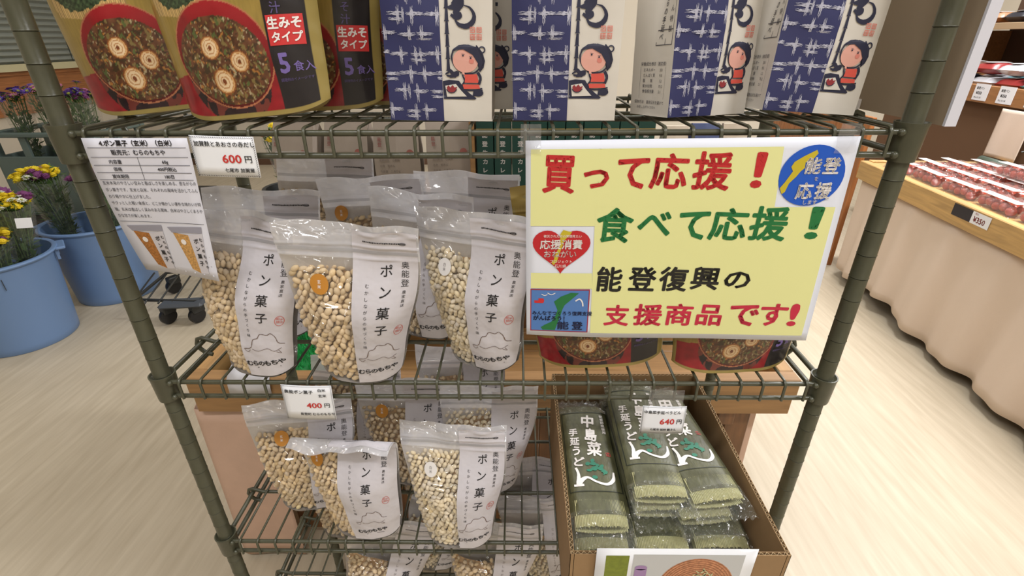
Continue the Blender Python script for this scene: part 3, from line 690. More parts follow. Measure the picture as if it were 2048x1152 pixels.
    A = Art(); A.poly(K((411, 322), (466, 320), (472, 352), (470, 358), (412, 358), (414, 340))); A.poly(K((403, 366), (474, 366), (478, 384), (408, 386))); A.obj('drawing', redp, sf, root, .0010, 'orange red robe of the drawn child')
    A = Art(); A.poly(K((328, 372), (374, 364), (398, 396), (420, 420), (334, 422))); A.obj('drawing', bagp, sf, root, .0009)
    A = Art(); A.poly(K((334, 380), (342, 370), (350, 380), (360, 368), (368, 380), (380, 376), (370, 398), (352, 404), (338, 396))); A.obj('drawing', mat('flame_print', (140, 44, 50), .55), sf, root, .0012)
    A = Art(); A.curve(K((332, 388), (345, 402), (365, 402), (378, 388)), .0007, 4); A.obj('drawing', navy, sf, root, .0014)
    A = Art()
    for i, ch in enumerate('名館謹製'):
        xx, yy = k(449+(i % 2)*27, 132+(i//2)*30); A.ring(xx, yy, .0030, .0030, .0005, 4, PI/4); A.fit(ch, xx-.0018, yy-.0020, xx+.0018, yy+.0020, .0)
    A.obj('seal', mat('seal_print', (212, 112, 96), .55), sf, root, .0007)
    # left side: boxed captions
    ss = lambda x, y, off: b.side(1-x/b.d, y/b.h, off, -1)
    A = Art()
    for x_ in (.030, .044, .0545): A.rect(x_-.0003, .060, x_+.0003, .118)
    for y_ in (.060, .072, .118): A.rect(.030, y_-.0003, .0545, y_+.0003)
    A.vtext('昔ながらの手延べ', .037, .116, .0062, .0066, .01); A.vtext('半生めん特製', .0495, .115, .0056, .0080); A.ring(.046, .138, .013, .013, .002, 28); A.ell(.046, .138, .004, .006, 14)
    A.text('栄養成分表示（推定値）', .012, .0435, .0036); 
    for i, (l_, v_) in enumerate((('エネルギー', '351'), ('たんぱく質', '9.5'), ('脂　　質', '1.2'), ('炭水化物', '73.2'), ('食塩相当量', '2.1'))): A.text(l_, .016, .0385-i*.0046, .0034); A.text(v_, .040, .0385-i*.0046, .0034)
    A.rect(.012, .0150, .0122, .0425); A.rect(.049, .0150, .0492, .0425); A.text('保存方法　直射日光を避けて', .006, .0105, .0034); A.text('お召し上がりください', .010, .0062, .0028)
    A.obj('lettering', mat('grey_blue_ink', (62, 60, 70), .6), ss, root, .0004)
    return root
def paper_bag(root, x, y, z, yaw, lean, roll, label):
    root['label'] = label; root['category'] = 'paper bag'; root['group'] = 'indigo and white paper bags'; return place(root, x, y, z, yaw, lean, roll)
BT = bag_template(3)
paper_bag(BT, -.038, .030, z1, .0, -.03, .015, 'first indigo and white paper bag from the left on the top shelf')
paper_bag(copy_tree(BT), .073, .030, z1, -.03, -.04, .0, 'second indigo and white paper bag from the left on the top shelf')
paper_bag(copy_tree(BT), .197, .050, z1, .40, -.05, .01, 'third indigo and white paper bag, turned so that its captioned side shows')
paper_bag(copy_tree(BT), .297, .048, z1, .10, -.05, .07, 'rightmost indigo and white paper bag, leaning right on the top shelf')
paper_bag(copy_tree(BT), -.018, .120, z1, .0, -.02, .0, 'indigo and white paper bag standing behind the first front one')
paper_bag(copy_tree(BT), .090, .125, z1, .0, -.02, .0, 'indigo and white paper bag standing behind the second front one')
# ------------------------------------------------------------------ signs and cards
def plane_sf(x0, y0, z0, lean=0, curl=None):
    def f(x, z, off):
        yy = y0-off-(curl(x, z) if curl else 0)+lean*z
        return np.array([x0+x, yy, z0+z])
    return f
def sheet(name, sf, w, h, nu, nv, m, parent, off=0, th=.0003, pts=None):
    V = []; 
    for k in (0, 1):
        for j in range(nv):
            for i in range(nu):
                u, v = i/(nu-1), j/(nv-1)
                if pts: a = np.array(pts[0])*(1-u)*(1-v)+np.array(pts[1])*u*(1-v)+np.array(pts[2])*u*v+np.array(pts[3])*(1-u)*v
                else: a = (u*w, v*h)
                V.append(sf(a[0], a[1], off-k*th))
    F = gridF(nu, nv); k = nu*nv; FF = np.r_[F, F[:, ::-1]+k]
    edge = list(range(nu))+[nu*j+nu-1 for j in range(1, nv)]+[nu*(nv-1)+i for i in range(nu-2, -1, -1)]+[nu*j for j in range(nv-2, 0, -1)]
    ed = np.array([(edge[i], edge[(i+1) % len(edge)], edge[(i+1) % len(edge)]+k, edge[i]+k)[::-1] for i in range(len(edge))])
    return link(name, mesh(name, V, np.r_[FF, ed], m), parent)
# big yellow sign (A4), hung from the top shelf rail
sign = empty('paper_sign', (.185, -.013, 1.06), label='big yellow sign with red, green and black writing taped to the top shelf rail', cat='sign')
def local(root, sf):
    T = Matrix.Translation(-Vector(root.location))
    return lambda x, y, off: np.array(sf(x, y, off))-np.array(root.location)
curl = lambda x, z: .004*math.sin(x/.3*PI)*(1-z/.2)*.6+.0012*math.sin(x*26+z*9)*(1-z/.2)+.003*(1-z/.2)*(x/.3)
ssf = local(sign, plane_sf(.0375, -.0135, .865, 0, curl))
# corners in sign coordinates (metres)
sheet('sign_paper', ssf, 0, 0, 31, 21, mat('sign_paper_white', (224, 228, 240), .45), sign, 0, .0003, [(.0031, -.0064), (.3003, -.0107), (.2960, .1996), (.0003, .1963)])
def zone(A, pts, nx=1):
    return A.poly(pts)
def quadgrid(A, p, nu=12, nv=8):
    V = []; 
    for j in range(nv):
        for i in range(nu):
            u, v = i/(nu-1), j/(nv-1); V.append(tuple(np.array(p[0])*(1-u)*(1-v)+np.array(p[1])*u*(1-v)+np.array(p[2])*u*v+np.array(p[3])*(1-u)*v))
    return A.add(V, [tuple(f) for f in gridF(nu, nv)])
YL = Art(); k_ = .001
quadgrid(YL, [(.0058, .1166), (.0685, .1166), (.0685, .1892), (.0052, .1888)])
quadgrid(YL, [(.0667, .1345), (.2341, .1345), (.2303, .1908), (.0667, .1892)], 20, 8)
quadgrid(YL, [(.0704, -.0021), (.2938, -.0043), (.2910, .1354), (.0667, .1362)], 24, 16)
quadgrid(YL, [(.0070, .0499), (.0692, .0499), (.0680, .0671), (.0068, .0670)])
YL.obj('yellow_panel', mat('pale_yellow_print', (226, 226, 158), .45), ssf, sign, .0004)
GL = {
'r':[('買', 16.4, 148.6, 46.3, 183.6), ('っ', 53.5, 153.1, 77.4, 170.8), ('て', 83.9, 153.0, 112.6, 181.5), ('応', 114.4, 152.2, 149.0, 185.3), ('援', 152.9, 151.5, 188.3, 186.6), ('！', 206.9, 153.5, 217.7, 186.1)],
'g':[('食', 68.7, 99.8, 104.1, 134.9), ('べ', 108.0, 107.2, 140.2, 131.3), ('て', 146.6, 103.2, 175.7, 131.7), ('応', 176.5, 102.1, 212.7, 134.8), ('援', 214.6, 102.1, 250.7, 136.3), ('！', 268.7, 103.7, 281.9, 135.9)],
'k':[('能', 72.8, 46.7, 99.1, 74.3), ('登', 105.0, 47.5, 133.0, 74.3), ('復', 135.9, 47.1, 164.8, 74.3), ('興', 167.9, 48.8, 196.3, 74.3), ('の', 200.9, 50.9, 227.1, 69.6)],
'm':[('支', 83.8, 6.9, 109.9, 31.8), ('援', 114.4, 7.0, 144.4, 32.4), ('商', 147.3, 7.0, 175.6, 32.9), ('品', 179.8, 7.1, 206.3, 31.9), ('で', 213.0, 7.2, 243.5, 32.5), ('す', 244.5, 7.3, 272.7, 33.8), ('!', 274.5, 7.3, 284.4, 33.9)]}
for key, col in (('r', (190, 34, 38)), ('g', (22, 112, 56)), ('k', (24, 24, 22)), ('m', (196, 36, 66))):
    A = Art()
    for ch, a, b, c, d in GL[key]: A.fit(ch, a*k_, b*k_, c*k_, d*k_, .026, -2)
    A.obj('lettering', mat('sign_ink_'+{'r': 'red', 'g': 'green', 'k': 'black', 'm': 'crimson'}[key], col, .5), ssf, sign, .0007)
bl = mat('sign_blue', (18, 84, 190), .45); yg = mat('sign_mustard', (196, 176, 40), .45)
A = Art(); 
for k in range(5):
    n = 40; r0, r1 = k/5, (k+1)/5; V = [(.2611+.0295*r*math.cos(q)+.0015*r*math.sin(q)*0, .1647+.0278*r*math.sin(q)) for r in (r0, r1) for q in np.linspace(0, 2*PI, n, endpoint=False)]
    A.add(V, [(i, (i+1) % n, n+(i+1) % n, n+i) for i in range(n)])
badge = A.obj('round_badge', bl, ssf, sign, .0006)
A = Art().poly([(.2345, .1535), (.2375, .1480), (.2400, .1500), (.2420, .1580), (.2470, .1640), (.2500, .1690), (.2530, .1720), (.2525, .1770), (.2580, .1790), (.2620, .1850), (.2600, .1880), (.2500, .1825), (.2425, .1775), (.2405, .1730), (.2430, .1690), (.2405, .1640), (.2380, .1590)]); A.obj('map_shape', yg, ssf, badge, .0009)
A = Art(); A.fit('能', .2530, .1665, .2675, .1815, .03); A.fit('登', .2690, .1665, .2845, .1815, .03); A.fit('を', .2640, .1605, .2675, .1640, .02); A.fit('応', .2500, .1430, .2655, .1590, .03); A.fit('援', .2675, .1430, .2825, .1590, .03); A.text('します', .2580, .1385, .0047, .02); A.obj('lettering', white_ink, ssf, badge, .0011)
# heart emblem
hx, hy = .0362, .0935; A = Art(); n = 48; T_ = np.linspace(0, 2*PI, n, endpoint=False)
H2 = [(16*math.sin(t)**3*.00176, (13*math.cos(t)-5*math.cos(2*t)-2*math.cos(3*t)-math.cos(4*t))*.00160-.0005) for t in T_]
for k in range(5): A.add([(hx+a*r, hy+b*r) for r in (k/5, (k+1)/5) for a, b in H2], [(i, (i+1) % n, n+(i+1) % n, n+i) for i in range(n)])
heart = A.obj('heart_emblem', mat('sign_heart_red', (188, 28, 38), .45), ssf, sign, .0006)
A = Art().poly([(.0375, .1130), (.0345, .1080), (.0350, .0990), (.0330, .0930), (.0305, .0870), (.0290, .0810), (.0270, .0790), (.0290, .0760), (.0325, .0800), (.0345, .0880), (.0370, .0960), (.0395, .1030), (.0440, .1075), (.0460, .1110), (.0420, .1115)]); A.obj('map_shape', yg, ssf, heart, .0009)
A = Art(); A.text('応援消費', .0150, .0940, .0105, .02); A.text('おねがい', .0185, .0848, .0083, .01); A.text('プロジェクト', .0250, .0785, .0038); A.text('石川県', .0300, .0735, .0040); A.text('被災された方の笑顔見たい', .0185, .1053, .0031); A.obj('lettering', white_ink, ssf, heart, .0011)
# sea map picture
A = Art(); quadgrid(A, [(.0070, -.0008), (.0676, -.0014), (.0672, .0492), (.0066, .0490)]); mp_ = A.obj('map_picture', mat('sign_map_border', (150, 34, 60), .45), ssf, sign, .0006)
A = Art(); quadgrid(A, [(.0080, .0004), (.0664, -.0002), (.0660, .0480), (.0076, .0478)]); A.obj('sea', mat('sign_sea_blue', (78, 122, 186), .45), ssf, mp_, .0008)
A = Art().poly([(.0180, .0040), (.0200, .0010), (.0330, .0010), (.0350, .0080), (.0380, .0180), (.0400, .0260), (.0420, .0310), (.0470, .0360), (.0530, .0420), (.0560, .0450), (.0480, .0455), (.0380, .0410), (.0310, .0350), (.0330, .0300), (.0350, .0250), (.0330, .0180), (.0290, .0110), (.0220, .0070)]); A.obj('map_shape', mat('sign_map_green', (26, 112, 58), .45), ssf, mp_, .0010)
A = Art(); A.poly([(.0110, .0330), (.0200, .0330), (.0210, .0360), (.0200, .0385), (.0150, .0385), (.0150, .0360), (.0105, .0360)]); A.obj('boat', mat('sign_boat_red', (200, 40, 46), .45), ssf, mp_, .0010)
A = Art(); A.text('みんなでつくろう復興支援', .0085, .0195, .0052, .02); A.text('がんばろう！', .0095, .0130, .0062, .03); A.fit('能', .0350, .0020, .0475, .0120, .03); A.fit('登', .0505, .0020, .0620, .0120, .03); A.obj('lettering', mat('sign_navy', (26, 36, 74), .45), ssf, mp_, .0012)
A = Art(); A.curve([(.024, .045), (.028, .043), (.032, .045)], .0008, 4); A.curve([(.018, .0435), (.021, .042), (.024, .043)], .0008, 4); A.curve([(.053, .036), (.057, .0385), (.060, .035), (.061, .030)], .0014, 4); A.obj('gulls', white_ink, ssf, mp_, .0011)
tape = film('clear_tape', .12, (240, 240, 245), .06, .8, 60, 2.0)
for x_ in (.0375, .3165):
    b = MB(); V = []
    for j in range(9):
        for i in range(5): V.append((x_-.004+i*.0045, -.0150-.0008*math.sin(i*2+j), 1.0500+j*.0032-(0 if j < 7 else 0)))
    link('tape', mesh('tape', np.array(V)-np.array(sign.location), gridF(5, 9), tape, True), sign)
# hanging information sheet
info = empty('information_sheet', (-.31, -.012, 1.06), label='white printed sheet with text and two pouch photos hanging beside the left post', cat='sheet')
q0, q1, q2, q3 = [np.array(v) for v in ((-.3660, .011, .9235), (-.2718, -.018, .9236), (-.2641, -.014, 1.0645), (-.3593, -.013, 1.0647))]
def isf(x, y, off):
    u, v = x/.105, y/.148; a = q0*(1-u)*(1-v)+q1*u*(1-v)+q2*u*v+q3*(1-u)*v; a[1] = -.0150+(.0262-.029*u)*(1-v)**1.7-off+.002*math.sin(u*PI)*(1-v); return a-np.array(info.location)
sheet('sheet_paper', isf, .105, .148, 9, 15, mat('sheet_paper_white', (214, 214, 224), .5), info, 0, .0002)
A = Art()
for y_ in (.1390, .1300, .1222, .1150, .1080, .0630): quadgrid(A, [(.003, y_-.00022), (.102, y_-.00022), (.102, y_+.00022), (.003, y_+.00022)], 8, 2)
A.rect(.050, .1080, .0504, .1300); A.text('4.ポン菓子（玄米）（白米）', .0525, .1410, .0060, .03, 'C'); A.text('販売元：むらのもちや', .0525, .1325, .0055, .02, 'C')
for i, (l_, v_) in enumerate((('内容量', '60g'), ('価格', '400円税込'), ('賞味期限', '180日'))): A.text(l_, .026, .1240-i*.0072, .0044, .01, 'C'); A.text(v_, .077, .1240-i*.0072, .0044, .02, 'C')
for i, l_ in enumerate(('玄米本来のやさしい甘みと香ばしさを楽しめる、昔ながらの', 'ポン菓子です。玄米と白米、それぞれの風味を活かしてふん', 'わり軽やかに仕上げました。', 'サクッとした軽い食感と、どこか懐かしい素朴な味わいが特', '徴。玄米は香ばしく深みのある風味、白米はやさしくまろや', 'かな甘さが楽しめます。')): A.text(l_, .004, .1030-i*.0070, .0043, .0, sx=.86)
A.obj('lettering', mat('print_grey', (44, 42, 48), .6), isf, info, .0004)
for (bx, bk_, cg) in ((.012, 0, (168, 110, 52)), (.060, 1, (192, 146, 84))):
    A = Art(); quadgrid(A, [(bx+.011, .010), (bx+.022, .006), (bx+.019, .050), (bx+.001, .052)], 4, 8); ph = A.obj('pouch_photo', mat('photo_grain_%d' % bk_, cg, .6, noise=.35, nscale=500), isf, info, .0004)
    A = Art(); quadgrid(A, [(bx+.022, .006), (bx+.033, .007), (bx+.037, .053), (bx+.019, .050)], 4, 8); A.obj('photo_label', mat('photo_label_white', (204, 200, 206), .6), isf, ph, .0004)
    A = Art(); quadgrid(A, [(bx+.000, .052), (bx+.037, .053), (bx+.038, .060), (bx-.004, .058)], 6, 3); A.obj('photo_zip', mat('photo_zip_grey', (150, 148, 160), .6), isf, ph, .0004)
    A = Art(); A.vtext('ポン菓子', bx+.027, .047, .0062, .0085, .02); A.vtext('むらのもちや', bx+.0335, .048, .0042, .0062, .02); A.obj('lettering', ink, isf, ph, .0007); Art().ell(bx+.011, .042, .0032, .0032, 14).obj('photo_sticker', white_ink, isf, ph, .0007)
# price cards
def price_card(x0, z0, w, h, rows, label, y=-.014, roll=0, sag=0, yaw=0, price=''):
    root = empty('price_card', (x0+w/2, y, z0+h), label=label, cat='price card', group='price cards on the rack')
    sf = lambda x, z, off: np.array([x-w/2, -off-.0015*math.sin(x/w*PI), z-h])
    sheet('card', sf, w, h, 9, 5, white_paper, root, 0, .0004)
    A = Art(); n = int(w/.0016)
    for i in range(n):
        for yy in (.0011, h-.0011): A.stroke([((i+.1)*w/n, yy-.0004), ((i+.8)*w/n, yy+.0004)], .0004)
    n = int(h/.0018)
    for i in range(n):
        for xx in (.0010, w-.0010): A.stroke([(xx-.0004, (i+.1)*h/n), (xx+.0004, (i+.8)*h/n)], .0004)
    for t, x, z, s_, al in rows: A.text(t, x*w, z*h, s_, .015, al)
    A.text('円', .80*w, .38*h, .0072, .01); A.obj('lettering', ink, sf, root, .0005)
    Art().text(price, .76*w, .36*h, .0105, .02, 'R', 1.12).obj('price', mat('card_red', (204, 52, 48), .5), sf, root, .0005)
    # clear clip behind, hooked on the rail
    root.rotation_euler = (sag, roll, yaw); return root
price_card(-.2625, 1.0295, .0575, .0365, [('加賀麩とあおさの赤だし', .05, .76, .0050, 'L'), ('七尾市 加賀屋', .46, .13, .0043, 'L')], 'price card reading 600 yen under the soup pouches, beside the information sheet', price='600', roll=.03)
price_card(-.2400, .7405, .0578, .0505*.98, [('奥能ポン菓子', .05, .78, .0056, 'L'), ('白米', .72, .84, .0046, 'L'), ('玄米', .72, .68, .0046, 'L'), ('能登町 むらのもちや', .30, .14, .0043, 'L')], 'price card reading 400 yen on the second shelf rail', price='400', roll=.03)
price_card(.1765, .7240, .0510, .0375, [('中島菜手延べうどん', .04, .74, .0048, 'L'), ('七尾市 如林 鶴さん', .22, .12, .0036, 'L')], 'price card reading 640 yen hanging before the noodle packs', price='640', roll=.02, sag=-.10)
b = MB(); b.box(-.012, -.0004, 0, .012, .0, .012)
for ob, hh in ((bpy.data.objects['price_card.002'], .0375),):
    V = [(x_, -.0006+.0*z_, z_) for z_ in (-.004, .010, .022) for x_ in (-.020, -.007, .007, .020)]; link('clear_hanger', mesh('clear_hanger', V, gridF(4, 3), tape, True), ob)
# ------------------------------------------------------------------ cardboard carton with noodle packs
card = mat('brown_cardboard', (150, 120, 84), .8, noise=.04, nscale=60); card_in = mat('flute_cardboard', (176, 152, 116), .85)
CX0, CX1, CY0, CY1, CZ0, CZ1 = .088, .324, -.120, .200, SZ[2]+.0005, .648
box = empty('cardboard_carton', ((CX0+CX1)/2, (CY0+CY1)/2, CZ0), label='open brown corrugated cardboard carton on the third shelf, full of green noodle packs', cat='carton')
def carton_wall(x0, y0, x1, y1):
    o = Vector(box.location); L_ = math.hypot(x1-x0, y1-y0); dx, dy = (x1-x0)/L_, (y1-y0)/L_; nx, ny = -dy, dx; T = .0045
    w = empty('wall_panel', parent=box); b = MB()
    def q(s, t, z): return (x0+dx*s+nx*t-o.x, y0+dy*s+ny*t-o.y, z-o.z)
    for t0 in (0, T-.0006):
        V = [q(s, t0+t, z) for z in (CZ0, CZ1) for t in (0, .0006) for s in (0, L_)]; b.add(V, [(0, 2, 3, 1), (4, 5, 7, 6), (0, 1, 5, 4), (2, 6, 7, 3), (0, 4, 6, 2), (1, 3, 7, 5)])
    b.obj('liner', card, w)
    n = int(L_/.0065)*6; V = []; F = []
    for i in range(n+1):
        s = L_*i/n; t = T/2+(T/2-.0006)*math.sin(i*PI/3)
        for z in (CZ0+.002, CZ1-.0002):
            V += [q(s, t-.0003, z), q(s, t+.0003, z)]
    for i in range(n):
        a = i*4; c = a+4; F += [(a+2, c+2, c+3, a+3), (a, a+2, c+2, c)[::-1], (a+1, c+1, c+3, a+3)[::-1]]
    link('flute', mesh('flute', V, F, card_in), w)
carton_wall(CX0, CY0, CX1, CY0); carton_wall(CX1, CY0, CX1, CY1); carton_wall(CX1, CY1, CX0, CY1); carton_wall(CX0, CY1, CX0, CY0)
o_ = Vector(box.location); MB().box(CX0-o_.x, CY0-o_.y, 0, CX1-o_.x, CY1-o_.y, .003).obj('carton_bottom', card, box)
ngreen = mat('dark_green_washi', (84, 84, 58), .38, noise=.25, nscale=60, stretch=(2.5, 1, 1), bump=.3, bscale=80); noodle_m = mat('green_noodles', (198, 194, 144), .6, noise=.1, nscale=300)
nfilm = film('noodle_film', .08, (225, 232, 215), .08, 1.0, 80, 3.5, .06); emerald = mat('emerald_print', (44, 122, 96), .5); blackline = mat('pack_black_line', (34, 40, 32), .4)
NW, NL, NT = .076, .240, .019
def nsurf(x, y, off=0, top=True):
    """x across, y along from the near end"""
    c = np.clip(np.asarray(x, float)/(NW/2), -1, 1); y = np.asarray(y, float); e = sstep(0, .022, y)*(1-sstep(NL-.022, NL, y))
    zz = (NT/2)*np.clip(1-np.abs(c)**3, 0, 1)**.6*(.12+.88*e)*(1+.05*np.sin(y*60+c*2)); 
    return np.stack([x+0*y, y+0*np.asarray(x, float), NT/2+(zz if top else -zz)+(off if top else -off)], -1)
def noodle_template():
    root = empty('noodle_pack'); ny = 45; nx = 13
    U, V_ = np.meshgrid(np.linspace(-NW/2, NW/2, nx), np.linspace(.028, NL-.016, 31))
    V2 = np.r_[nsurf(U.ravel(), V_.ravel(), .0004), nsurf(U.ravel(), V_.ravel(), .0004, False)]; F = gridF(nx, 31)
    link('wrap', mesh('wrap', V2, np.r_[F, F[:, ::-1]+nx*31], ngreen, True), root)
    b = MB()
    for i in range(34):
        x = -NW/2+.007+i*(NW-.014)/33; y0 = .013+random.random()*.002; p = [(x, y, float(nsurf(x, y)[2])-.0006) for y in (y0, .022, .050)]; b.tube(p, .00105, 5)
        p = [(x, y, NT-float(nsurf(x, y)[2])+.0016) for y in (y0, .022, .050)]; b.tube(p, .00105, 4)
    o = b.obj('noodles', noodle_m, root, True); o['kind'] = 'stuff'
    for (y0, y1) in ((-.012, .034), (NL-.030, NL+.004)):
        r = np.random.default_rng(int(y1*1000)); U, V_ = np.meshgrid(np.linspace(-NW/2-.001, NW/2+.001, 25), np.linspace(y0, y1, 15)); u, v = U.ravel(), V_.ravel()
        e_ = np.clip((v-.02)/-.028, 0, 1) if y0 < .1 else np.clip((v-NL+.01)/.014, 0, 1)
        wob = .0030*e_*(np.sin(u*600+r.random()*6)+.6*np.sin(u*1100+v*300))
        V3 = nsurf(u, np.clip(v, .0, NL), .0009)
        V3[:, 1] = v; V3[:, 2] = V3[:, 2]*(1-.5*e_)+NT*.28*e_+wob
        link('film_end', mesh('film_end', V3, gridF(25, 15), nfilm, True), root)
    sf = lambda x, y, off: nsurf(x, y, off)
    A = Art(); X_, Y_ = .034, .062
    for a, c in (((-X_, Y_), (X_, Y_)), ((X_, Y_), (X_, .208)), ((X_, .208), (-X_, .208)), ((-X_, .208), (-X_, Y_))):
        n = 18; A.stroke([(a[0]+(c[0]-a[0])*i/n, a[1]+(c[1]-a[1])*i/n) for i in range(n+1)], .0011)
    A.obj('frame_line', blackline, sf, root, .0010)
    A = Art(); A.fit('中', -.006, .1760, .0125, .2020, .035, -6); A.fit('島', -.004, .1480, .0135, .1740, .03, -6); A.fit('菜', -.004, .1200, .0165, .1470, .03, -6)
    A.fit('手', -.0265, .1580, -.0140, .1740, .03, -6); A.fit('延', -.0265, .1400, -.0130, .1560, .03, -6); A.fit('う', -.0245, .1220, -.0140, .1385, .035, -6); A.fit('ど', -.0245, .1030, -.0100, .1190, .035, -6)
    A.curve([(-.0230, .1010), (-.0205, .0900), (-.0215, .0740), (-.0180, .0790), (-.0090, .0840), (.0020, .0770), (.0150, .0730), (.0240, .0800), (.0265, .0930)], [.003, .0035, .007, .007, .0035, .003, .004, .005, .002], 7, .12); A.rect(-.0280, .0700, -.0150, .0735)
    A.vtext('能登野菜使用', .0250, .203, .0058, .0066, .02); A.obj('lettering', white_ink, sf, root, .0012)
    r = random.Random(4); A = Art()
    for i in range(26): A.ell(.005+r.gauss(0, .0062), .098+r.gauss(0, .0068), .0032*r.random()+.0009, .0030*r.random()+.0009, 7, r.random()*3)
    A.obj('leaf_drawing', emerald, sf, root, .0012); 
    A = Art(); A.ring(.0245, .124, .0042, .0046, .0006, 4, PI/4); A.vtext('手延', .0245, .1280, .0036, .004, .02); A.obj('seal', red_block, sf, root, .0012)
    root['group'] = 'green noodle packs in the carton'; root['category'] = 'noodle pack'
    return root
NT0 = noodle_template(); first = True
def noodle(x, y, z, yaw, lab, lean=0, roll=0):
    global first
    o = NT0 if first else copy_tree(NT0); first = False; o['label'] = lab
    o.matrix_world = Matrix.Translation((x, y, z)) @ rot3(yaw, lean, roll); return o
zc = CZ0+.0050
for k in range(4):
    for j, x in enumerate((.1335, .206, .2785)[:3]):
        noodle(x-.0003*k, -.095+.002*((k*3+j*5) % 4), zc+k*.0205, 0, 'noodle pack buried under the others in the carton, %s' % (('left column', 'middle column', 'right column')[j]), 0) if k == 3 else None
noodle(.1330, -.078, zc+.0830, .0, 'left topmost noodle pack in the carton with its noodle ends towards the camera', .015)
noodle(.2120, -.054, zc+.0830, .04, 'second noodle pack of the middle stack in the carton')
noodle(.2080, -.053, zc+.1055, .00, 'middle topmost noodle pack in the carton, behind the 640 yen card', .02)
noodle(.2650, -.064, zc+.0830, .10, 'second noodle pack of the right stack, under the slanted one', 0, 0)
noodle(.2780, -.058, zc+.1055, .13, 'right topmost noodle pack in the carton, lying slanted', -.01, .0)
for k in range(3):
    for j, x in enumerate((.1335, .206, .2785)):
        noodle(x, -.096, zc+k*.0205, 0, 'noodle pack hidden low in the %s stack of the carton, layer %s from the bottom' % (('left', 'middle', 'right')[j], ('first', 'second', 'third')[k]))
flyer = empty('flyer', (.200, -.1275, .64), label='printed flyer with a noodle basket photo on the front of the carton', cat='flyer')
fsf = lambda x, y, off: np.array([x-.0848, .0045-off-.004*math.sin(x/.17*PI)*0, y-.105+.0])
sheet('flyer_paper', fsf, .1700, .127, 9, 5, white_paper, flyer, 0, .0003)
A = Art().rect(.0105, .020, .0355, .116); A.obj('noodle_photo', mat('flyer_green', (118, 130, 30), .5, noise=.15, nscale=200), fsf, flyer, .0003)
A = Art(); quadgrid(A, [(.040, .010), (.158, .010), (.158, .118), (.040, .118)], 8, 6); ph = A.obj('basket_photo', mat('flyer_grey', (196, 198, 200), .5), fsf, flyer, .0003)
A = Art().rect(.043, .060, .056, .094).ell(.0495, .096, .0068, .004, 16).ell(.0495, .058, .0065, .003, 16); A.obj('cup', mat('lavender_cup', (160, 128, 176), .5), fsf, ph, .0006)
A = Art().ell(.112, .062, .042, .050, 40); A.obj('basket', mat('basket_orange', (196, 136, 98), .6, noise=.3, nscale=300), fsf, ph, .0004)
A = Art()
for k in range(9): A.ring(.112, .062, .041-k*.0028, .049-k*.0033, .0007, 40)
A.obj('weave', mat('basket_dark', (150, 92, 62), .6), fsf, ph, .0006)
A = Art(); r = random.Random(2)
for k in range(60):
    a = r.random()*6.28; x = .112+r.gauss(0, .011); y = .070+r.gauss(0, .010); A.curve([(x, y), (x+.006*math.cos(a), y+.006*math.sin(a)), (x+.010*math.cos(a+.8), y+.010*math.sin(a+.8))], .0011, 3)
A.obj('noodles_print', mat('noodle_print', (206, 206, 160), .5), fsf, ph, .0008)
# ------------------------------------------------------------------ beige display board along the right side of the rack
bd = empty('display_board', (.4155, .1, 1.071), label='taupe display board with a white front edge standing behind the right post', cat='board')
MB().box(-.0040, -.1005, 0, .0040, .125, .62).obj('board_panel', mat('taupe_board', (150, 132, 108), .7, noise=.03, nscale=8), bd)
MB().box(-.0045, -.1035, .0, .0055, -.1006, .62).obj('white_edge', mat('white_plastic_edge', (212, 212, 222), .4), bd)
MB().box(-.0055, .020, -.006, -.0041, .030, .010).obj('tape_piece', white_ink, bd)
# ------------------------------------------------------------------ wooden tray table behind the rack
tw = wood('honey_wood', (156, 118, 74), 0, .25); twd = wood('brown_wood_vertical', (122, 84, 52), 2, .4); twy = wood('honey_wood_deep', (176, 136, 86), 1, .25)
tt = empty('tray_table', (0, .65, 0), label='low wooden tray table behind the wire rack with a plank front and raised rim', cat='table')
def plank(name, x0, y0, z0, x1, y1, z1, m, parent=tt, b=.002):
    o = Vector(parent.location); c = Vector(((x0+x1)/2, (y0+y1)/2, (z0+z1)/2)); q = MB().bbox(x0-c.x, y0-c.y, z0-c.z, x1-c.x, y1-c.y, z1-c.z, b); return q.obj(name, m, parent, loc=c-o)
plank('front_board', -.622, .310, .512, .580, .340, .552, tw); plank('front_board', -.618, .312, .466, .575, .338, .511, tw)
plank('rim', -.622, .341, .466, -.592, 1.02, .552, twy); plank('rim', .550, .341, .466, .580, 1.02, .552, twy); plank('rim', -.591, .99, .466, .549, 1.02, .552, tw)
for i in range(8): plank('tray_board', -.591, .342+i*.081, .474, .549, .342+i*.081+.0795, .488, tw)
for i in range(13): plank('plank', -.52+i*.075, .380, .03, -.52+i*.075+.0735, .395, .465, twd)
for x, y in ((-.57, .36), (.49, .36), (-.57, .96), (.52, .96)): plank('leg', x-.025, y-.025, 0, x+.025, y+.025, .465, twd)
plank('cross_bar', .44, .32, .430, .475, .95, .465, twd)
cloth = mat('pale_pink_cloth', (200, 168, 148), .8, noise=.04, nscale=30, bump=.1, bscale=200)
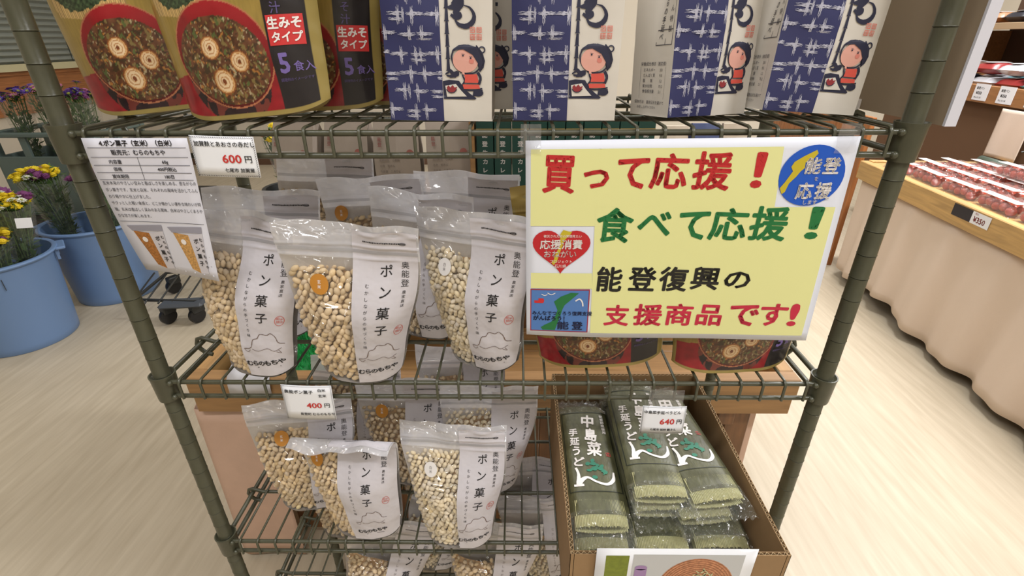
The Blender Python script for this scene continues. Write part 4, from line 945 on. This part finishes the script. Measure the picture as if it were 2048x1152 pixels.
def cloth_sheet(name, pts, z0, z1, label, amp=.010, k=26, m=cloth, hem=0, seed=0):
    P_ = np.array(pts, float); d = np.r_[0, np.cumsum(np.linalg.norm(np.diff(P_, axis=0), axis=1))]; n = max(24, int(d[-1]/.012)); nz = 14
    s = np.linspace(0, d[-1], n); X = np.interp(s, d, P_[:, 0]); Y = np.interp(s, d, P_[:, 1]); T = np.stack([np.gradient(X), np.gradient(Y)], 1); T /= np.linalg.norm(T, axis=1, keepdims=True); Nn = np.stack([T[:, 1], -T[:, 0]], 1)
    V = []
    for j in range(nz):
        v = j/(nz-1)
        wv = amp*(np.sin(s*k+seed+v*.8)+.5*np.sin(s*k*1.9+1+seed+v*1.7)+.35*np.sin(s*k*.37+2*v))*(.35+.65*(1-v))
        z = z0+(z1-z0)*v+(1-v)*hem*(np.sin(s*5+seed)+.6*np.sin(s*11))
        V.append(np.stack([X+Nn[:, 0]*wv, Y+Nn[:, 1]*wv, z], 1))
    V = np.concatenate(V); o = link(name, mesh(name, V, gridF(n, nz), m, True)); md = o.modifiers.new('thick', 'SOLIDIFY'); md.thickness = .0015
    tag(o, label, 'cloth'); return o
cloth_sheet('table_skirt', [(-.64, .95), (-.645, .36), (-.635, .325), (-.49, .318)], .012, .462, 'pale pink cloth hanging at the left end of the tray table', .006, 22)
cloth_sheet('table_skirt', [(.478, .345), (.535, .350)], .04, .462, 'narrow pale cloth hanging under the right end of the tray table', .004, 60)
gm = empty('grass_mat', (-.445, .455, .4885), label='bright green artificial grass mat in the tray behind the left pouches', cat='mat')
MB().box(-.10, -.11, 0, .18, .14, .052).obj('backing', mat('mat_green_backing', (28, 120, 60), .7), gm)
r = np.random.default_rng(8); n = 2600; bx = r.uniform(-.092, .172, n); by = r.uniform(-.100, .130, n); th = r.uniform(0, 6.28, n); V = np.zeros((n, 3, 3)); V[:, 0] = np.stack([bx-.0012*np.cos(th), by-.0012*np.sin(th), np.full(n, .052)], 1); V[:, 1] = np.stack([bx+.0012*np.cos(th), by+.0012*np.sin(th), np.full(n, .052)], 1); V[:, 2] = np.stack([bx+np.clip(r.normal(0, .005, n), -.008, .008), by+np.clip(r.normal(0, .005, n), -.008, .008), np.full(n, .066)+r.normal(0, .004, n)], 1)
o = link('blades', mesh('blades', V.reshape(-1, 3), np.arange(n*3).reshape(n, 3), mat('grass_blade_green', (42, 176, 88), .6)), gm); o['kind'] = 'stuff'
V = [(x, y, z+.0012*math.sin(x*90)) for (y, z) in ((.46, .5720), (.40, .5720), (.345, .5700), (.318, .5620), (.306, .550), (.3045, .536), (.304, .520)) for x in (-.535, -.515, -.49, -.47, -.452)]
o = link('white_sheet', mesh('white_sheet', V, gridF(5, 7), mat('thin_white_sheet', (206, 206, 212), .4, bump=.5, bscale=30), True)); md = o.modifiers.new('thick', 'SOLIDIFY'); md.thickness = .0006; tag(o, 'thin white sheet folded over the front board of the tray table', 'paper')
# stepped riser with boxed goods
rs = empty('riser', (0, .78, .489), label='wooden riser standing in the tray table under the packed goods', cat='riser')
plank('riser_top', -.54, .60, .765, .54, .95, .785, tw, rs); 
for i in range(8): plank('riser_plank', -.54+i*.135, .605, .489, -.54+i*.135+.133, .62, .764, twd, rs)
for x in (-.53, .515): plank('riser_side', x, .621, .489, x+.015, .945, .764, twd, rs)
kraft = mat('greige_paper_pack', (150, 138, 126), .7, noise=.05, nscale=30, bump=.2, bscale=20); pinkish = mat('faded_red_ink', (150, 92, 84), .7)
def soft_pack(name, x, y, z, w, d, h, m, label, cat, group=None, yaw=0):
    root = empty(name, (x, y, z), yaw, label, cat, group); b = MB(); n = 6; V = []
    for j in range(n+1):
        v = j/n; sy = 1-.85*max(0, (v-.72)/.28); sx = 1-.02*math.sin(v*9)
        V += [(-w/2*sx, -d/2*sy, h*v), (0, -d/2*sy-.004*math.sin(v*PI), h*v), (w/2*sx, -d/2*sy, h*v), (w/2*sx-.004*v, 0, h*v), (w/2*sx, d/2*sy, h*v), (-w/2*sx, d/2*sy, h*v), (-w/2*sx+.004*v, 0, h*v)]
    F = [(j*7+i, j*7+(i+1) % 7, j*7+7+(i+1) % 7, j*7+7+i) for j in range(n) for i in range(7)]+[tuple(range(6, -1, -1)), tuple(range(n*7, n*7+7))]
    b.add(V, F); b.obj('pack_body', m, root, False); return root
for i, x in enumerate((-.455, -.345, -.235, -.125)):
    pk = soft_pack('paper_pack', x, .66+.012*(i % 2), .786, .098, .07, .205, kraft, ('greige paper pack at the far left of the row behind the top shelf', 'second greige paper pack from the left behind the top shelf', 'third greige paper pack from the left behind the top shelf', 'greige paper pack next to the dark green boxes')[i], 'paper pack', 'greige paper packs', .12*(i-1.5))
    A = Art(); rr = random.Random(i)
    for k in range(7): A.text(('原材料名　小麦粉', '名称　乾めん', '内容量　二五〇ｇ', '賞味期限　枠外上部に記載', '保存方法　直射日光を避け', '製造者　石川県能登町', '栄養成分表示')[k], -.038, .118-k*.012, .0062, sx=.9)
    A.obj('lettering', mat('faded_ink', (104, 92, 86), .7), lambda a, c, off: np.array([a, -.0395-off-.001, c]), pk)
    A = Art().ell(.030, .135, .008, .008, 16).vtext('能登', -.034, .168, .009, .010, .02); A.obj('seal', pinkish, lambda a, c, off: np.array([a, -.0395-off-.001+max(0, (c-.1475)*.5), c]), pk)
dgreen = mat('deep_green_box', (22, 62, 54), .4)
g0 = None
for i in range(10):
    x = -.040+i*.0385
    if g0 is None:
        g0 = empty('curry_box', (0, 0, 0)); MB().bbox(-.0182, 0, 0, .0182, .14, .200, .0008).obj('box_body', dgreen, g0)
        A = Art(); A.vtext('能登牛カレー', 0, .178, .0125, .0190, .03); A.obj('lettering', white_ink, lambda a, c, off: np.array([a, -off, c]), g0)
        MB().box(-.0182, -.0004, .182, .0182, 0, .1845).obj('gold_band', mat('gold_band', (150, 128, 70), .4), g0); o = g0
    else: o = copy_tree(g0)
    o.location = (x, .63, .786); tag(o, ('first', 'second', 'third', 'fourth', 'fifth', 'sixth', 'seventh', 'eighth', 'ninth', 'tenth')[i]+' dark green box with white spine lettering, counted from the paper packs', 'box', 'dark green boxes behind the top shelf')
MB_ = MB().bbox(-.073, .625, .786, -.062, .70, 1.0, .001); o = MB_.obj('divider', tw); tag(o, 'thin wooden divider between paper packs and dark green boxes', 'divider')
soft_pack('cloth_pack', .375, .66, .786, .055, .05, .185, mat('beige_cloth_pack', (190, 176, 158), .8), 'small beige pack to the right of the dark green boxes', 'pack')
pk = soft_pack('blue_pack', .440, .66, .786, .060, .05, .19, mat('navy_pack', (42, 58, 106), .5), 'navy blue pack between two beige packs behind the top shelf', 'pack')
soft_pack('cloth_pack', .505, .66, .786, .055, .05, .19, mat('beige_cloth_pack'), 'beige pack at the right end of the riser, beside the navy one', 'pack')
# ------------------------------------------------------------------ buckets and flowers on the left
blue = mat('light_blue_plastic', (112, 142, 186), .4, spec=.5); dark_plastic = mat('dark_plastic', (44, 46, 46), .45); greyg = mat('grey_green_plastic', (92, 108, 104), .5)
stem_m = mat('stem_green', (84, 108, 56), .6); leaf_m = mat('leaf_green', (72, 104, 46), .6); sleeve = film('sleeve_film', .06, (230, 235, 230), .08, .7, 20, 1.0)
def bucket(x, y, r, h, m, label, name='bucket', yaw=0, handles=True):
    root = empty(name, (x, y, 0), yaw, label, 'bucket', None)
    rb = r*.84; b = MB(); b.lathe([(0.001, .004), (rb-.004, .004), (rb, 0), (rb+.004, .004), (rb+.006, .03), (r-.006, h-.035), (r-.004, h-.03), (r-.004, h-.012), (r+.008, h-.012), (r+.012, h-.006), (r+.010, h), (r, h+.002), (r-.006, h-.001), (r-.010, h-.03), (rb-.002, .03), (rb-.006, .010), (0.001, .009)], n=48, caps=False)
    link('bucket_body', auto_smooth(b.me('bucket_body', m), 50), root)
    if handles:
        for sgn in (0, PI):
            q = MB(); q.bbox(r-.002, -.055, h-.016, r+.034, .055, h-.004, .004); q.bbox(r-.004, -.040, h-.060, r+.006, -.030, h-.014, .001); q.bbox(r-.004, .030, h-.060, r+.006, .040, h-.014, .001); q.obj('handle', m, root, rot=(0, 0, sgn))
        MB().box(r*.985-.004, -.001, h-.09, r*.985-.001, .001, h-.045).obj('scale_mark', dark_plastic, root, rot=(0, 0, -.7-yaw))
    return root
b1 = (-2.080, 1.330); b2 = (-1.995, 1.765)
bucket(b1[0], b1[1], .20, .375, blue, 'light blue bucket at the left edge, nearest the camera, full of flowers', yaw=.75)
bucket(b2[0], b2[1], .20, .375, blue, 'light blue bucket behind the first one, partly hidden by the rack post', yaw=.1)
bucket(-.98, 1.72, .12, .55, dark_plastic, 'tall black flower bucket seen behind the rack, under orange flowers', handles=False)
def flower_mesh(col, r=.016, seed=0, center=None):
    b = MB(); rr = random.Random(seed)
    for L_ in range(2):
        n = 10-2*L_; R_ = r*(1-.3*L_)
        for i in range(n):
            a = 2*PI*i/n+L_*.3; w = .42/(n/8); z0 = .002+.003*L_; ti = R_*(.25+.3*L_)
            b.add([(0, 0, z0), (R_*.7*math.cos(a-w), R_*.7*math.sin(a-w), z0+ti*.6), (R_*math.cos(a), R_*math.sin(a), z0+ti*.5), (R_*.7*math.cos(a+w), R_*.7*math.sin(a+w), z0+ti*.6)], [(0, 1, 2, 3)])
    b.sphere((0, 0, .004), r*(.34 if center else .62), 7, 4, 1, (1, 1, .8))
    b.tube([(0, 0, -.03), (0, 0, .002)], .0012, 4, 2)
    return b.me('flower', [col, center or col, stem_m])
yel = mat('yellow_petal', (226, 200, 34), .6); pur = mat('purple_petal', (112, 50, 104), .6); vio = mat('violet_petal', (88, 62, 150), .6); whi = mat('white_petal', (222, 222, 210), .6); org = mat('orange_petal', (204, 116, 34), .6); pnk = mat('pink_petal', (196, 120, 160), .6); ygc = mat('green_center', (150, 160, 60), .6)
FM = {'y': flower_mesh(yel, .024), 'p': flower_mesh(pur, .027, 1), 'v': flower_mesh(vio, .026, 2, ygc), 'w': flower_mesh(whi, .018, 3, ygc), 'o': flower_mesh(org, .018, 4), 'k': flower_mesh(pnk, .024, 5, ygc)}
def bouquet(x, y, z, h, kinds, label, lean=(0, 0), spread=.085, n=14, seed=0, film_=True, grp='bunches of flowers in the buckets'):
    rr = random.Random(seed); root = empty('flower_bunch', (x, y, z), 0, label, 'flowers', grp); b = MB(); lv = MB()
    lx, ly = lean
    for i in range(n):
        a = i*2.4; q = spread*math.sqrt((i+.5)/n); hx_, hy_ = q*math.cos(a)+lx*h, q*math.sin(a)+ly*h; hz = h-q*.35+rr.gauss(0, .012)
        o = link('flower', FM[kinds[i % len(kinds)]], root, (hx_, hy_, hz), (rr.gauss(0, .25)+ly*-.5-q*math.sin(a)*3, rr.gauss(0, .25)+q*math.cos(a)*3, rr.random()*6))
        b.tube([(q*.12*math.cos(a), q*.12*math.sin(a), 0), (q*.35*math.cos(a)+lx*h*.5, q*.35*math.sin(a)+ly*h*.5, h*.5), (hx_, hy_, hz-.02)], .0016, 5)
    for i in range(n*15):
        t = rr.uniform(.28, .97); a = rr.random()*6.28; q = spread*rr.uniform(.15, 1.0)*t**1.5; c = Vector((q*math.cos(a)+lx*h*t, q*math.sin(a)+ly*h*t, h*t)); L_ = rr.uniform(.025, .052); d = Vector((math.cos(a+rr.gauss(0, .8)), math.sin(a+rr.gauss(0, .8)), rr.uniform(.1, 1.2))).normalized(); s = d.cross(Vector((0, 0, 1))).normalized()*L_*.22
        lv.add([c, c+d*L_*.5+s, c+d*L_, c+d*L_*.5-s], [(0, 1, 2, 3)])
    b.obj('stems', stem_m, root)['kind'] = 'stuff'; lv.obj('leaves', leaf_m, root)['kind'] = 'stuff'
    if film_:
        V = []; m_ = 26; nn = 7
        for j in range(nn):
            t = j/(nn-1); R_ = .022+(spread*1.12-.022)*t**1.5
            for i in range(m_):
                a = 2*PI*i/m_; V.append((R_*(1+.04*math.sin(5*a+j))*math.cos(a)+lx*h*t*.95, R_*(1+.04*math.cos(4*a+j))*math.sin(a)+ly*h*t*.95, h*t*.95-.01+.012*math.sin(3*a)*t))
        F = [(j*m_+i, j*m_+(i+1) % m_, j*m_+m_+(i+1) % m_, j*m_+m_+i) for j in range(nn-1) for i in range(m_)]
        link('clear_sleeve', mesh('clear_sleeve', V, F, sleeve, True), root)
    return root
bouquet(b1[0]+.066, b1[1]-.045, .06, .43, 'yyypyy', 'bunch of small yellow flowers at the left edge in the nearest bucket', (.03, -.03), .080, 36, 1)
bouquet(b1[0]-.06, b1[1]+.035, .06, .53, 'ypwy', 'yellow, purple and white bunch at the rear of the nearest bucket', (-.05, .04), .080, 34, 2)
bouquet(b1[0]+.055, b1[1]+.06, .06, .54, 'ywyyp', 'yellow and white bunch with a price label, leaning out between the two buckets', (.06, .03), .080, 34, 3)
bouquet(b2[0]-.065, b2[1]-.05, .06, .57, 'yypw', 'yellow bunch at the left of the second bucket', (-.08, -.02), .080, 34, 4)
bouquet(b2[0]+.075, b2[1]-.03, .06, .56, 'yyypy', 'yellow bunch with one purple bloom, against the rack post', (.06, 0), .080, 34, 5)
bouquet(b2[0]+.0, b2[1]+.085, .06, .62, 'yywpy', 'tallest yellow bunch at the back of the second bucket', (0, .1), .080, 34, 6)
bouquet(-.97, 1.70, .30, .52, 'oyo', 'orange and yellow bunch in the black bucket behind the rack', (.05, -.1), .080, 34, 7)
lab = MB().box(-.024, -.0006, -.020, .024, .0006, .020); o = lab.obj('price_label', white_paper, None, loc=(b1[0]+.165, b1[1]+.04, .50), rot=(.0, .15, .75)); tag(o, 'small white price label stuck on the flower sleeve between the buckets', 'label')
# grey-green bin with violet flowers on a low platform
pl = MB().bbox(-3.0, 2.02, 0, -1.95, 2.75, .28, .01); o = pl.obj('platform', mat('dark_platform', (52, 48, 44), .7)); tag(o, 'low dark platform behind the blue buckets carrying the grey-green bin', 'platform')
bn = empty('flower_bin', (-2.42, 2.30, .281), .0, 'grey-green plastic bin with slotted handles behind the blue buckets', 'bin')
def bin_part():
    b = MB(); w, d, h = .27, .18, .44
    for sx in (-1, 1): b.bbox(sx*w-.008, -d, .012, sx*w+.008, d, h-.12, .002)
    for sy in (-1, 1): b.bbox(-w+.008, sy*d-.008, .012, w-.008, sy*d+.008, h-.12, .002)
    b.obj('bin_walls', greyg, bn); MB().bbox(-w, -d, 0, w, d, .012, .003).obj('bin_bottom', greyg, bn)
    for sy in (-1, 1):
        q = MB(); q.bbox(-w-.02, sy*d-.018, h-.022, w+.02, sy*d+.018, h, .004)
        for x in (-w, -w*.34, w*.34, w): q.bbox(x-.018, sy*d-.007, h-.12, x+.018, sy*d+.007, h-.02, .001)
        q.obj('handle_rim', greyg, bn)
    for sx in (-1, 1):
        q = MB(); q.bbox(sx*w-.018, -d+.02, h-.022, sx*w+.018, d-.02, h, .004)
        for y in (-d+.03, 0, d-.03): q.bbox(sx*w-.007, y-.016, h-.12, sx*w+.007, y+.016, h-.02, .001)
        q.obj('handle_rim', greyg, bn)
bin_part()
for i, (x, y, kd) in enumerate(((-2.58, 2.23, 'vvk'), (-2.42, 2.23, 'vkv'), (-2.26, 2.23, 'vvp'), (-2.50, 2.37, 'vkk'), (-2.33, 2.37, 'kvv'))):
    bouquet(x, y, .335, .57+.03*(i % 2), kd, ('violet bunch at the far left of the grey-green bin', 'violet and pink bunch in the middle front of the bin', 'violet bunch with a tag at the right of the bin', 'pink bunch at the back of the grey-green bin', 'pink and violet bunch at the back right of the bin')[i], (0, 0), .062, 16, 20+i, grp='violet bunches in the bin')
# wire dolly with casters
dl = empty('wire_dolly', (-1.60, 1.60, 0), .12, 'dark wire dolly on black casters beside the second blue bucket', 'dolly')
q = MB(); q.tube([(-.10, -.12, .105), (.18, -.17, .105), (.20, -.15, .105), (.20, .17, .105), (-.10, .17, .105)], .008, 8, closed=True); q.obj('frame', dark_plastic, dl, True)
for i in range(5): MB().tube([(-.09+i*.058, -.17, .105), (-.16+i*.062, .17, .105)], .004, 6).obj('wire', dark_plastic, dl, True)
MB().bbox(.03, -.205, .085, .22, -.125, .108, .012).obj('corner_plate', mat('slate_plastic', (70, 76, 84), .45), dl)
for x, y in ((.17, -.17), (.045, -.165), (.17, .15), (-.08, .15)):
    c = empty('caster', (x, y, 0), 1.0, parent=dl); w_ = MB(); w_.lathe([(.001, -.012), (.022, -.012), (.034, -.011), (.036, -.006), (.036, .006), (.034, .011), (.022, .012), (.001, .012)], n=24, caps=False); o = link('wheel', auto_smooth(w_.me('wheel', mat('black_rubber', (26, 26, 28), .35))), c, (0, 0, .037), (PI/2, 0, 0))
    MB().bbox(-.02, -.018, .05, .035, .018, .088, .004).obj('fork', dark_plastic, c)
# ------------------------------------------------------------------ right-hand sales table with skirt
rt = empty('sales_table', (1.708, 1.99, 0), -.098, 'long pale wooden sales table on the right, covered by a pleated skirt', 'table')
rtw = wood('pale_table_wood', (196, 158, 100), 1, .22); ML = 1.75
MB().bbox(0, -ML, .520, .035, 0, .604, .003).obj('front_board', rtw, rt); MB().bbox(.036, -ML, .520, .62, -.001, .600, .002).obj('table_top', rtw, rt); MB().bbox(.036, -.034, .6005, .62, -.001, .608, .002).obj('end_board', rtw, rt)
for y in (-.05, -ML+.05): MB().bbox(.08, y-.03, 0, .14, y+.03, .519, .003).obj('leg', twd, rt)
MB().bbox(.20, -ML+.1, .02, .23, -.05, .519, .002).obj('inner_panel', mat('dark_brown_board', (72, 52, 38), .8), rt)
ca, sa = math.cos(-.098), math.sin(-.098)
def rtp(x, y): return (1.708+x*ca-y*sa, 1.99+x*sa+y*ca)
skirt_m = mat('cream_skirt_cloth', (222, 204, 188), .85, bump=.15, bscale=300)
cloth_sheet('table_skirt', [rtp(.022, -ML), rtp(.022, -.02), rtp(.06, .012), rtp(.4, .012)], .050, .516, 'cream pleated skirt hanging under the sales table on the right', .017, 26, skirt_m, .014, 1)
tg = empty('table_price_tag', (*rtp(-.0012, -.775), .585), -.098, 'black and white price tag on the front edge of the sales table', 'price tag')
def tsf(a, c, off): return np.array([-off, -a, c])
A = Art().rect(-.095, -.030, .0, .012); A.obj('tag_black', mat('tag_black', (34, 30, 40), .5), tsf, tg, .0006); A = Art().rect(.0, -.030, .085, .012); A.obj('tag_white', white_paper, tsf, tg, .0006)
A = Art(); A.text('¥350', .012, -.022, .026, .02); A.text('税込', .012, .003, .008); A.obj('lettering', mat('tag_red', (150, 50, 50), .5), tsf, tg, .0010)
tomm = mat('red_orange_fruit', (176, 66, 44), .25, noise=.2, nscale=30, coat=.3); clam = film('pack_film', .10, (240, 225, 225), .08, .9, 45, 1.6)
tp = empty('fruit_pack', (0, 0, 0)); b = MB(); r = random.Random(9); k_t = []
for i in range(3):
    for j in range(5):
        m_ = MB().sphere((0, 0, 0), .0165, 10, 6, 0, (1, 1, .92)).me('fruit', tomm, True) if not k_t else k_t[0]
        if not k_t: k_t.append(m_)
        link('fruit', m_, tp, ((i-1)*.031+r.gauss(0, .001), (j-2)*.0335, .0165+(.006 if (i+j) % 2 else .0)))
V = []; nn = 12
for j in range(nn+1):
    for i in range(nn+1):
        u, v = i/nn*2-1, j/nn*2-1; e = (1-abs(u)**6)*(1-abs(v)**6); V.append((u*.052, v*.092, .001+.043*e**.4+.0015*math.sin(i*2.3+j*1.7)*e))
link('clear_lid', mesh('clear_lid', V, gridF(nn+1, nn+1), clam, True), tp)
MB().box(-.040, -.086, .0458, -.006, .086, .0466).obj('white_label', white_ink, tp); A = Art(); A.text('能登のミニトマト', -.075, .012, .012, .01).text('生産者 石川県', -.075, .027, .008); A.obj('lettering', grey_ink, lambda a, c, off: np.array([-c, -a, .0467+off]), tp)
n = 0; rows = ('front', 'second', 'third', 'fourth'); ords = ('farthest', 'second farthest', 'third farthest', 'fourth farthest', 'fifth farthest', 'sixth farthest', 'nearest')
for i in range(4):
    for j in range(6):
        o = tp if n == 0 else copy_tree(tp); n += 1; x, y = rtp(.095+i*.112, -.20-j*.192-.02*(i % 2)); o.location = (x, y, .6005); o.rotation_euler = (0, 0, -.098+random.gauss(0, .02))
        tag(o, 'clear tomato pack, %s in the %s row on the sales table' % (ords[j], rows[i]), 'fruit pack', 'packs of cherry tomatoes')
for j, (xx, yy) in enumerate(((.33, -.50), (.33, -.70), (.44, -.60))):
    o = copy_tree(tp); x, y = rtp(xx, yy); o.location = (x, y, .6485); o.rotation_euler = (0, 0, -.098); tag(o, 'upper clear pack of cherry tomatoes lying on top of others, %s' % ('farther one', 'nearer one', 'rear one')[j], 'fruit pack', 'packs of cherry tomatoes')
# shelf unit behind the sales table
us = empty('wall_shelf_unit', (*rtp(.62, -.5), 0), -.098, 'brown wooden shelf unit behind the sales table with goods on two boards', 'shelf')
dbw = mat('dark_brown_board'); mbw = wood('mid_brown_wood', (160, 112, 68), 1, .25)
MB().bbox(0, -1.2, .845, .03, 1.6, .925, .002).obj('front_board', mbw, us); MB().bbox(.031, -1.2, .885, .60, 1.6, .905, .002).obj('shelf_board', mbw, us)
MB().bbox(.04, -1.2, .02, .07, 1.6, .844, .002).obj('lower_panel', mat('brown_lower_panel', (106, 78, 54), .8), us)
MB().bbox(.22, -1.2, 1.185, .60, 1.6, 1.205, .002).obj('shelf_board', mbw, us); MB().bbox(.215, -1.2, 1.175, .235, 1.6, 1.207, .002).obj('front_strip', mat('pale_strip', (176, 150, 118), .5), us)
MB().bbox(.60, -1.2, 0, .62, 1.6, 1.9, .002).obj('back_panel', mat('unit_back_panel', (88, 64, 46), .8), us)
for y in (-1.2, -.1, 1.57): MB().bbox(.58 if y < 1 else .04, y, .906, .60, y+.03, 1.174, .002).obj('upright', mbw, us)
MB().tube([(.10, -1.2, .10), (.10, 1.6, .10)], .001, 4) 
def usp(x, y): o = Vector(us.location); return (o.x+x*ca-y*sa, o.y+x*sa+y*ca)
gcol = [mat('dark_tray', (40, 42, 52), .3), mat('clear_white_bag', (206, 208, 214), .15, coat=.5), mat('bread_brown', (166, 112, 66), .5, coat=.3), mat('red_label_pack', (150, 50, 50), .3), mat('teal_label_pack', (100, 168, 182), .3), mat('bean_brown', (92, 56, 40), .4, coat=.4)]
gn = ['dark tray pack', 'white plastic bag', 'brown bread loaf bag', 'red labelled pack', 'teal labelled pack', 'dark brown bean pack']
r = random.Random(12)
def pillow(w, d, h, m, name):
    V = []; nn = 8
    for sgn in (1, -1):
        for j in range(nn+1):
            for i in range(nn+1):
                u, v = i/nn*2-1, j/nn*2-1; e = max(0, (1-abs(u)**3)*(1-abs(v)**3)); V.append((u*w/2, v*d/2, h/2+sgn*h/2*e**.5*(1+.05*math.sin(i*3+j*2))))
    F = gridF(nn+1, nn+1); return mesh(name, V, np.r_[F, F[:, ::-1]+81], m, True)
PM = [pillow(.13, .16, .055, g, 'goods_pack') for g in gcol]
PL = pillow(.10, .06, .004, white_ink, 'pack_label')
cnt = {}
for row, (xx, z, hgt) in enumerate(((.12, .9055, 0), (.27, .9055, 0), (.12, .9680, 1), (.425, .9055, 0), (.30, 1.2055, 0), (.45, 1.2055, 0))):
    for j in range(11):
        k = r.randrange(6); y = -.12+j*.170+r.gauss(0, .002)+row*.008; o = empty('goods_pack', (*usp(xx, y), z), -.098+r.gauss(0, .02)); link('pack_body', PM[k], o); link('pack_label', PL, o, (0, 0, .0545))
        side = ('nearest', 'second', 'third', 'fourth', 'fifth', 'sixth', 'seventh', 'eighth', 'ninth', 'tenth', 'eleventh')[j]
        tag(o, '%s, %s, %s from the camera end' % (gn[k], ('lower board front', 'lower board second row', 'lower board upper layer', 'lower board back row', 'upper board front', 'upper board back')[row], side), 'pack', 'packed goods on the wall shelf unit')
for j, y in enumerate((.74, .90, .57, .40)):
    o = empty('shelf_price_card', (*usp(-.0015, y-.12), .925), -.098, ('price card on the unit board, second from the far end', 'price card on the unit board at the far end, half behind the display board', 'price card on the unit board, third from the far end', 'price card on the unit board nearest the camera')[j], 'price card', 'price cards on the shelf unit')
    MB().box(-.0012, -.048, -.070, 0, .048, .006).obj('card', white_paper, o); A = Art(); A.text('能登パン', -.036, -.018, .013, .02).text('¥350', -.030, -.042, .018, .03).text('税込 石川県', -.036, -.060, .009); A.obj('lettering', ink, lambda a, c, off: np.array([-.0012-off, -a, c]), o)
cs = cloth_sheet('hanging_cloth', [rtp(.60, -.10), rtp(.60, .08)], .625, .840, 'short cream cloth hanging under the shelf unit board behind the tomatoes', .004, 30, skirt_m)
bk = empty('wire_basket', (*rtp(.50, -.24), .6005), -.098, 'black wire basket at the right edge behind the tomato packs', 'basket'); wb = mat('black_wire', (28, 34, 30), .4)
for i in range(6): MB().tube([(-.0, -.32+i*.064, .10), (.05, -.32+i*.06, .12), (.07, -.32+i*.06, .30)], .004, 5).obj('wire', wb, bk)
for z in (.12, .18, .24, .30): MB().tube([(.045+(z-.1)*.12, -.32, z), (.045+(z-.1)*.12, .0, z)], .0045, 5).obj('wire', wb, bk)
for y in (-.32, .0): MB().tube([(.05, y, .0), (.05, y, .12)], .006, 6).obj('foot', wb, bk)
o = MB().tube([(0, -.18, 0), (0, -.02, 0)], .020, 12).obj('green_tube', mat('grey_green_tube', (74, 88, 76), .5), None, True, (*rtp(.520, -.0), .6215), (0, 0, -.098)); tag(o, 'grey-green tube lying along the back of the sales table', 'tube')
wp_ = empty('plank_screen', (1.785, 2.37, 0), -.02, 'orange-brown plank screen standing beyond the far end of the sales table', 'screen')
for i in range(17): MB().bbox(-.012, -.285+i*.071, 0, .012, -.285+i*.071+.0695, .79, .002).obj('plank', wood('orange_brown_planks', (164, 104, 56), 2, .35), wp_)
